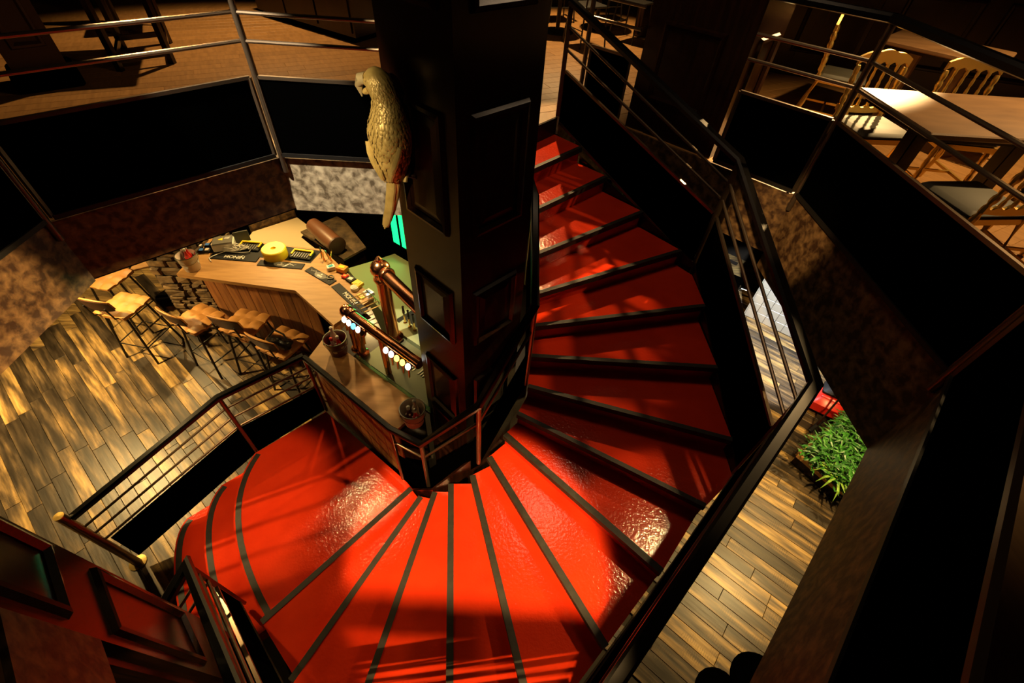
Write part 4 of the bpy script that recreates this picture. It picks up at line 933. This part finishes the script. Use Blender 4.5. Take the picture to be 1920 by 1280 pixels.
def table(name, label, c, sx, sy, rz, legm='wood_dark'):
    t = thing(name, label, 'table', (c[0], c[1], UP)); R = Matrix.Rotation(rz, 3, 'Z')
    MB().box((c[0], c[1], UP+.732), (sx, sy, .036), rz=rz, bev=.008).build('table_top', 'tabletop', t)
    MB().box((c[0], c[1], UP+.70), (sx-.1, sy-.1, .03), rz=rz).build('apron', 'wood_dark', t)
    for s_ in (-1, 1):
        q = V(c[0], c[1], UP)+R@V(s_*(sx/2-.28), 0, 0)
        MB().box((q.x, q.y, UP+.35), (.10, .10, .66), rz=rz, bev=.01).build('pedestal', legm, t)
        MB().box((q.x, q.y, UP+.022), (.08, sy*.8, .04), rz=rz, bev=.01).build('foot', 'wood_dark', t)
    return t
table('dining_table', 'wooden dining table with a lit top behind the long railing', (3.06, 3.01), 1.26, .78, 0)
table('dining_table', 'smaller wooden table further back, turned at an angle', (4.05, 4.83), .95, .75, -.82, 'tabletop')
# dark wall panelling at the far right
pw = struct(MB().prism([(3.4, 6.6), (7.9, 4.9), (7.9, 5.1), (3.4, 6.8)], UP, 6.1).build('wall_panelled', 'wood_dark', loc=(5.6, 5.8, UP)), 'dark panelled wall behind the dining tables')
a, b = V(3.4, 6.6, 0), V(7.9, 4.9, 0); d = (b-a).normalized(); nn = V(d.y, -d.x, 0)
for k in range(5):
    u0 = .15+k*.95; u1 = u0+.75
    for lo, hi in ((3.4, 4.1), (4.3, 5.6)):
        ring = []
        for ins, out in ((0, 0), (.012, .025), (.03, .03), (.055, .006)):
            ring.append([a+d*(u0+ins)+nn*out+V(0, 0, lo+ins), a+d*(u1-ins)+nn*out+V(0, 0, lo+ins), a+d*(u1-ins)+nn*out+V(0, 0, hi-ins), a+d*(u0+ins)+nn*out+V(0, 0, hi-ins)])
        MB().add([q for r_ in ring for q in r_], [(i*4+j, i*4+(j+1) % 4, i*4+4+(j+1) % 4, i*4+4+j) for i in range(3) for j in range(4)]).build('panel_frame', 'wood_dark', pw)
# ------------------------------------------------------------------ bistro furniture behind the column
def make_bistro():
    r = thing('bistro_chair', 'dark metal bistro chair nearest the top of the stairs', 'chair', (0, 0, 0), group='dark metal bistro chairs')
    MB().box((0, 0, .45), (.40, .40, .02), bev=.008).build('seat', 'steelblack', r)
    for sx in (-1, 1):
        for sy in (-1, 1): MB().tube([V(sx*.17, sy*.17, .44), V(sx*.21, sy*.22, 0)], .011, 7).build('leg', 'steelblack', r)
        MB().tube([V(sx*.17, -.18, .45), V(sx*.17, -.24, .85)], .011, 7).build('back_post', 'steelblack', r)
        MB().tube([V(sx*.2, .2, .2), V(sx*.2, -.21, .2)], .006, 6).build('stretcher', 'steelblack', r)
    MB().box((0, -.235, .80), (.36, .018, .10), rx=.15, bev=.006).build('back_rail', 'steelblack', r)
    return r
bs = make_bistro(); bs.location = (1.05, 7.35, UP); bs.rotation_euler = (0, 0, .5)
for x, y, rz, lab in ((1.75, 7.75, 2.4, 'dark metal bistro chair beyond the round table base'), (1.55, 9.0, -1.2, 'dark metal bistro chair far back behind the stair head'), (.75, 8.7, 1.9, 'dark metal bistro chair at the back, closest to the column')):
    dup(bs, (x, y, UP), rz, lab)
def round_table(x, y, label):
    t = thing('round_table', label, 'table', (x, y, UP))
    MB().lathe([(.30, .71), (.305, .72), (.30, .74)], (x, y, UP), 24).build('table_top', 'shell', t); MB().lathe([(.03, .02), (.03, .71)], (x, y, UP), 12).build('stem', 'steelblack', t); MB().lathe([(.24, 0), (.24, .012), (.05, .03)], (x, y, UP+.001), 20).build('base', 'steelblack', t)
round_table(.72, 7.95, 'dark round bistro table behind the stair head'); round_table(1.35, 8.35, 'dark round bistro table beside the back posts')
tag(MB().box((1.98, 8.0, 4.5), (.16, .16, 2.7), rz=.4, bev=.01).build('dark_post', 'wood_dark', loc=(1.98, 8.0, UP)), 'square dark post behind the bistro chairs', 'post')
# ------------------------------------------------------------------ gallery, left
lc = thing('panelled_column', 'brown panelled column on a dark plinth at the upper left', 'column', (-4.3, 4.65, UP)); lc['kind'] = 'thing'
def rbox(c, sx, sy, z0, z1, rz, bev=0): return MB().box((c[0], c[1], (z0+z1)/2), (sx, sy, z1-z0), rz=rz, bev=bev)
rbox((-4.34, 4.68), .50, .50, UP, UP+.14, PI/4-.05, .02).build('plinth', 'black', lc); rbox((-4.40, 4.74), .40, .40, UP+.14, 6.1, PI/4-.05).build('shaft', 'shell', lc)
c0 = V(-4.40, 4.74, 0); f_ = V(S2, -S2, 0); t_ = V(S2, S2, 0)
for lo, hi in ((3.45, 4.15), (4.3, 5.2)):
    ring = []
    for ins, out in ((0, .2), (.012, .222), (.03, .224), (.05, .204)):
        ring.append([c0+f_*out+t_*(-.13+ins)+V(0, 0, lo+ins), c0+f_*out+t_*(.13-ins)+V(0, 0, lo+ins), c0+f_*out+t_*(.13-ins)+V(0, 0, hi-ins), c0+f_*out+t_*(-.13+ins)+V(0, 0, hi-ins)])
    MB().add([q for r_ in ring for q in r_], [(i*4+j, i*4+(j+1) % 4, i*4+4+(j+1) % 4, i*4+4+j) for i in range(3) for j in range(4)]).build('panel_frame', 'shell', lc)
dt = thing('side_table', 'dark wooden table with red stacked books on it, behind the left railing', 'table', (-3.8, 5.7, UP))
for x, y in ((-3.95, 5.12), (-3.6, 5.45), (-4.35, 5.85), (-4.0, 6.15)): MB().bar([V(x, y, UP), V(x, y, UP+.72)], .055, .055).build('leg', 'wood_dark', dt)
for p, q in (((-3.95, 5.12), (-3.6, 5.45)), ((-4.35, 5.85), (-4.0, 6.15)), ((-3.95, 5.12), (-4.35, 5.85)), ((-3.6, 5.45), (-4.0, 6.15))): MB().bar([V(*p, UP+.10), V(*q, UP+.10)], .03, .05).build('stretcher', 'wood_dark', dt)
MB().box((-3.975, 5.64, UP+.735), (.62, 1.0, .035), rz=.45, bev=.01).build('table_top', 'wood_dark', dt)
bkc = thing('upholstered_chair', 'dark upholstered chair with a brown-red seat beyond the left table', 'chair', (-4.6, 6.6, UP))
MB().box((-4.6, 6.6, UP+.43), (.48, .48, .10), rz=.5, bev=.03).build('seat', 'shell', bkc); MB().box((-4.75, 6.82, UP+.75), (.46, .07, .55), rz=.5, bev=.02).build('backrest', 'shell', bkc)
for dx, dy in ((-.2, -.2), (.2, -.2), (.2, .2), (-.2, .2)):
    q = Matrix.Rotation(.5, 3, 'Z')@V(dx, dy, 0); MB().bar([V(-4.6+q.x, 6.6+q.y, UP), V(-4.6+q.x, 6.6+q.y, UP+.4)], .04, .04).build('leg', 'wood_dark', bkc)
cbn = thing('dark_sideboard', 'black sideboard standing left of the central column on the gallery', 'sideboard', (-2.5, 8.2, UP))
MB().prism([(-3.55, 7.7), (-1.9, 6.55), (-1.5, 7.3), (-3.1, 8.6)], UP+.08, UP+.95).build('body', 'wood_dark', cbn); MB().prism([(-3.6, 7.7), (-1.88, 6.5), (-1.45, 7.3), (-3.1, 8.65)], UP+.95, UP+.985).build('top', 'wood_dark', cbn); MB().prism([(-3.5, 7.75), (-1.95, 6.65), (-1.6, 7.3), (-3.1, 8.5)], UP, UP+.08).build('plinth', 'black', cbn)
for k in range(3):
    p0, p1 = lerp((-3.52, 7.68, 0), (-1.92, 6.57, 0), k/3+.01), lerp((-3.52, 7.68, 0), (-1.92, 6.57, 0), (k+1)/3-.01); dd_ = (p1-p0).normalized(); nn_ = V(dd_.y, -dd_.x, 0)
    MB().prism([p0[:2], p1[:2], (p1+nn_*.02)[:2], (p0+nn_*.02)[:2]], UP+.12, UP+.91).build('door', 'wood_dark', cbn)
# ------------------------------------------------------------------ lower room, right side
tw = struct(MB().prism([(4.03, 5.33), (5.05, 4.50), (5.6, 5.1), (4.55, 5.98)], .0, 1.15).build('wall_tiled', 'mortar', loc=(4.6, 5.1, 0)), 'low white tiled wall at the right')
a, b = V(4.03, 5.33, 0), V(5.05, 4.50, 0); d = (b-a).normalized(); nn = V(d.y, -d.x, 0); L = (b-a).length
me = MB().box((0, 0, 0), (L/9-.006, .012, .144), bev=.003).mesh('tile', 'tile')
for i in range(9):
    for j in range(7):
        o = bpy.data.objects.new('tile', me); COL.objects.link(o); o.parent = tw; o.location = a+d*(i+.5)*L/9+nn*.004+V(0, 0, .08+.15*j)-OFF[tw.name]; o.rotation_euler = (0, 0, math.atan2(d.y, d.x))
MB().prism([(4.03, 5.33), (4.55, 5.98), (4.54, 5.99), (4.02, 5.34)], .0, 1.15).build('end_board', 'tile', tw)
dk = thing('dark_bench', 'dark bench with a chrome handle beside the white tiled wall', 'bench', (3.6, 5.6, 0))
MB().box((3.45, 5.75, .45), (.9, .45, .08), rz=-.65, bev=.02).build('seat', 'black', dk)
for s_ in (-1, 1): MB().box((3.45+s_*.3, 5.75-s_*.23, .205), (.06, .40, .40), rz=-.65).build('leg', 'black', dk)
MB().tube([V(3.70, 5.32, .52), V(3.72, 5.28, .58), V(3.82, 5.22, .58), V(3.84, 5.24, .52)], .012, 8).build('handle', 'chrome', dk, smooth=True)
pt = thing('planter_box', 'long planter box with a pale wooden rim, full of bright green plants', 'planter', (4.1, 2.6, 0))
pa, pb = V(3.66, 2.68, 0), V(4.72, 3.38, 0); pd = (pb-pa).normalized(); pn = V(pd.y, -pd.x, 0)
A_, B_, C_, D_ = pa, pb, pb+pn*.55, pa+pn*.55
MB().prism([p[:2] for p in (A_, B_, C_, D_)], 0, .16).build('box', 'wood_dark', pt)
for p, q in ((A_, B_), (B_, C_), (C_, D_), (D_, A_)): MB().bar([p+V(0, 0, .18), q+V(0, 0, .18)], .04, .05).build('rim', 'oak', pt)
MB().prism([lerp(p, (pa+pb)/2+pn*.275, .06)[:2] for p in (A_, B_, C_, D_)], .16, .18).build('soil', 'soil', pt)
random.seed(21); lv = MB()
for k in range(1700):
    u, v_ = random.uniform(-.08, 1.02), random.uniform(-.02, 1.15); base = pa+pd*(pb-pa).length*u+pn*.55*v_
    h = random.uniform(.03, .26); a = random.uniform(0, 2*PI); o_ = V(math.cos(a), math.sin(a), random.uniform(-.1, .7)).normalized(); L_ = random.uniform(.06, .16); w_ = random.uniform(.008, .020)
    s0 = base+V(0, 0, .20+h*1.25); t2 = o_.cross(V(0, 0, 1)).normalized()
    lv.add([s0, s0+o_*L_*.45+t2*w_, s0+o_*L_+V(0, 0, -.02), s0+o_*L_*.45-t2*w_, s0+o_*L_*.45+V(0, 0, .008)], [(0, 1, 4), (1, 2, 4), (2, 3, 4), (3, 0, 4)])
lv.build('foliage', 'leaf', pt, stuff=True)
sp = thing('spiky_plant', 'pale green spiky plant at the front corner of the planter', 'plant', tuple(pa+pn*.42+V(0, 0, .19)))
random.seed(4)
for k in range(16):
    a = k*2.4; o_ = V(math.cos(a), math.sin(a), 0); s0 = pa+pn*.40+pd*.0+V(0, 0, .20); L_ = random.uniform(.22, .32)
    MB().sweep([s0, s0+o_*L_*.3+V(0, 0, .16), s0+o_*L_*.75+V(0, 0, .16), s0+o_*L_+V(0, 0, .06)], [(-.014, 0), (0, -.003), (.014, 0), (0, .002)], scales=[.7, 1, .7, .08]).build('leaf', 'leaf_pale', sp)
vc = thing('red_canister', 'red and black floor cleaner standing beside the planter', 'cleaner', (4.45, 3.5, 0))
rz = -.6
MB().box((4.42, 3.48, .17), (.42, .34, .26), rz=rz, bev=.07).build('body', 'redp', vc, smooth=True); MB().box((4.46, 3.56, .33), (.26, .22, .10), rz=rz, bev=.04).build('black_head', 'rubber', vc, smooth=True)
MB().box((4.40, 3.42, .305), (.30, .05, .035), rz=rz, bev=.015).build('handle', 'redp', vc, smooth=True)
for s_ in (-1, 1): MB().lathe([(.06, -.02), (.07, 0), (.06, .02)], (4.42+.2*s_, 3.40-.14*s_, .07), 14, (.56, -.4, .0)).build('wheel', 'rubber', vc, smooth=True)
br = thing('black_broom', 'black bristled broom head on the floor between cleaner and planter', 'broom', (4.18, 3.14, 0))
MB().box((4.16, 3.16, .10), (.30, .05, .04), rz=.62, bev=.012).build('head', 'rubber', br)
bb = MB(); random.seed(8)
for k in range(120):
    u = random.uniform(-.14, .14); s0 = V(4.16+u*math.cos(.62), 3.16+u*math.sin(.62), .09); bb.add([s0+V(.004, 0, 0), s0-V(.004, 0, 0), s0+V(random.uniform(-.09, .05), random.uniform(-.10, .02), -.085)], [(0, 1, 2)])
bb.build('bristles', 'bristle', br, stuff=True)
MB().tube([V(4.16, 3.16, .11), V(4.62, 3.62, 1.15)], .012, 8).build('broom_handle', 'wood_dark', br, smooth=True)
rt2 = thing('cocktail_table', 'small dark round table on the lower floor, cut by the bottom edge', 'table', (2.05, .42, 0))
MB().lathe([(.20, .74), (.205, .755), (.20, .775)], (2.05, .42, 0), 28).build('table_top', 'black', rt2); MB().lathe([(.025, .02), (.025, .74)], (2.05, .42, 0), 12).build('stem', 'black', rt2); MB().lathe([(.2, .002), (.2, .014), (.04, .03)], (2.05, .42, 0), 20).build('base', 'black', rt2)
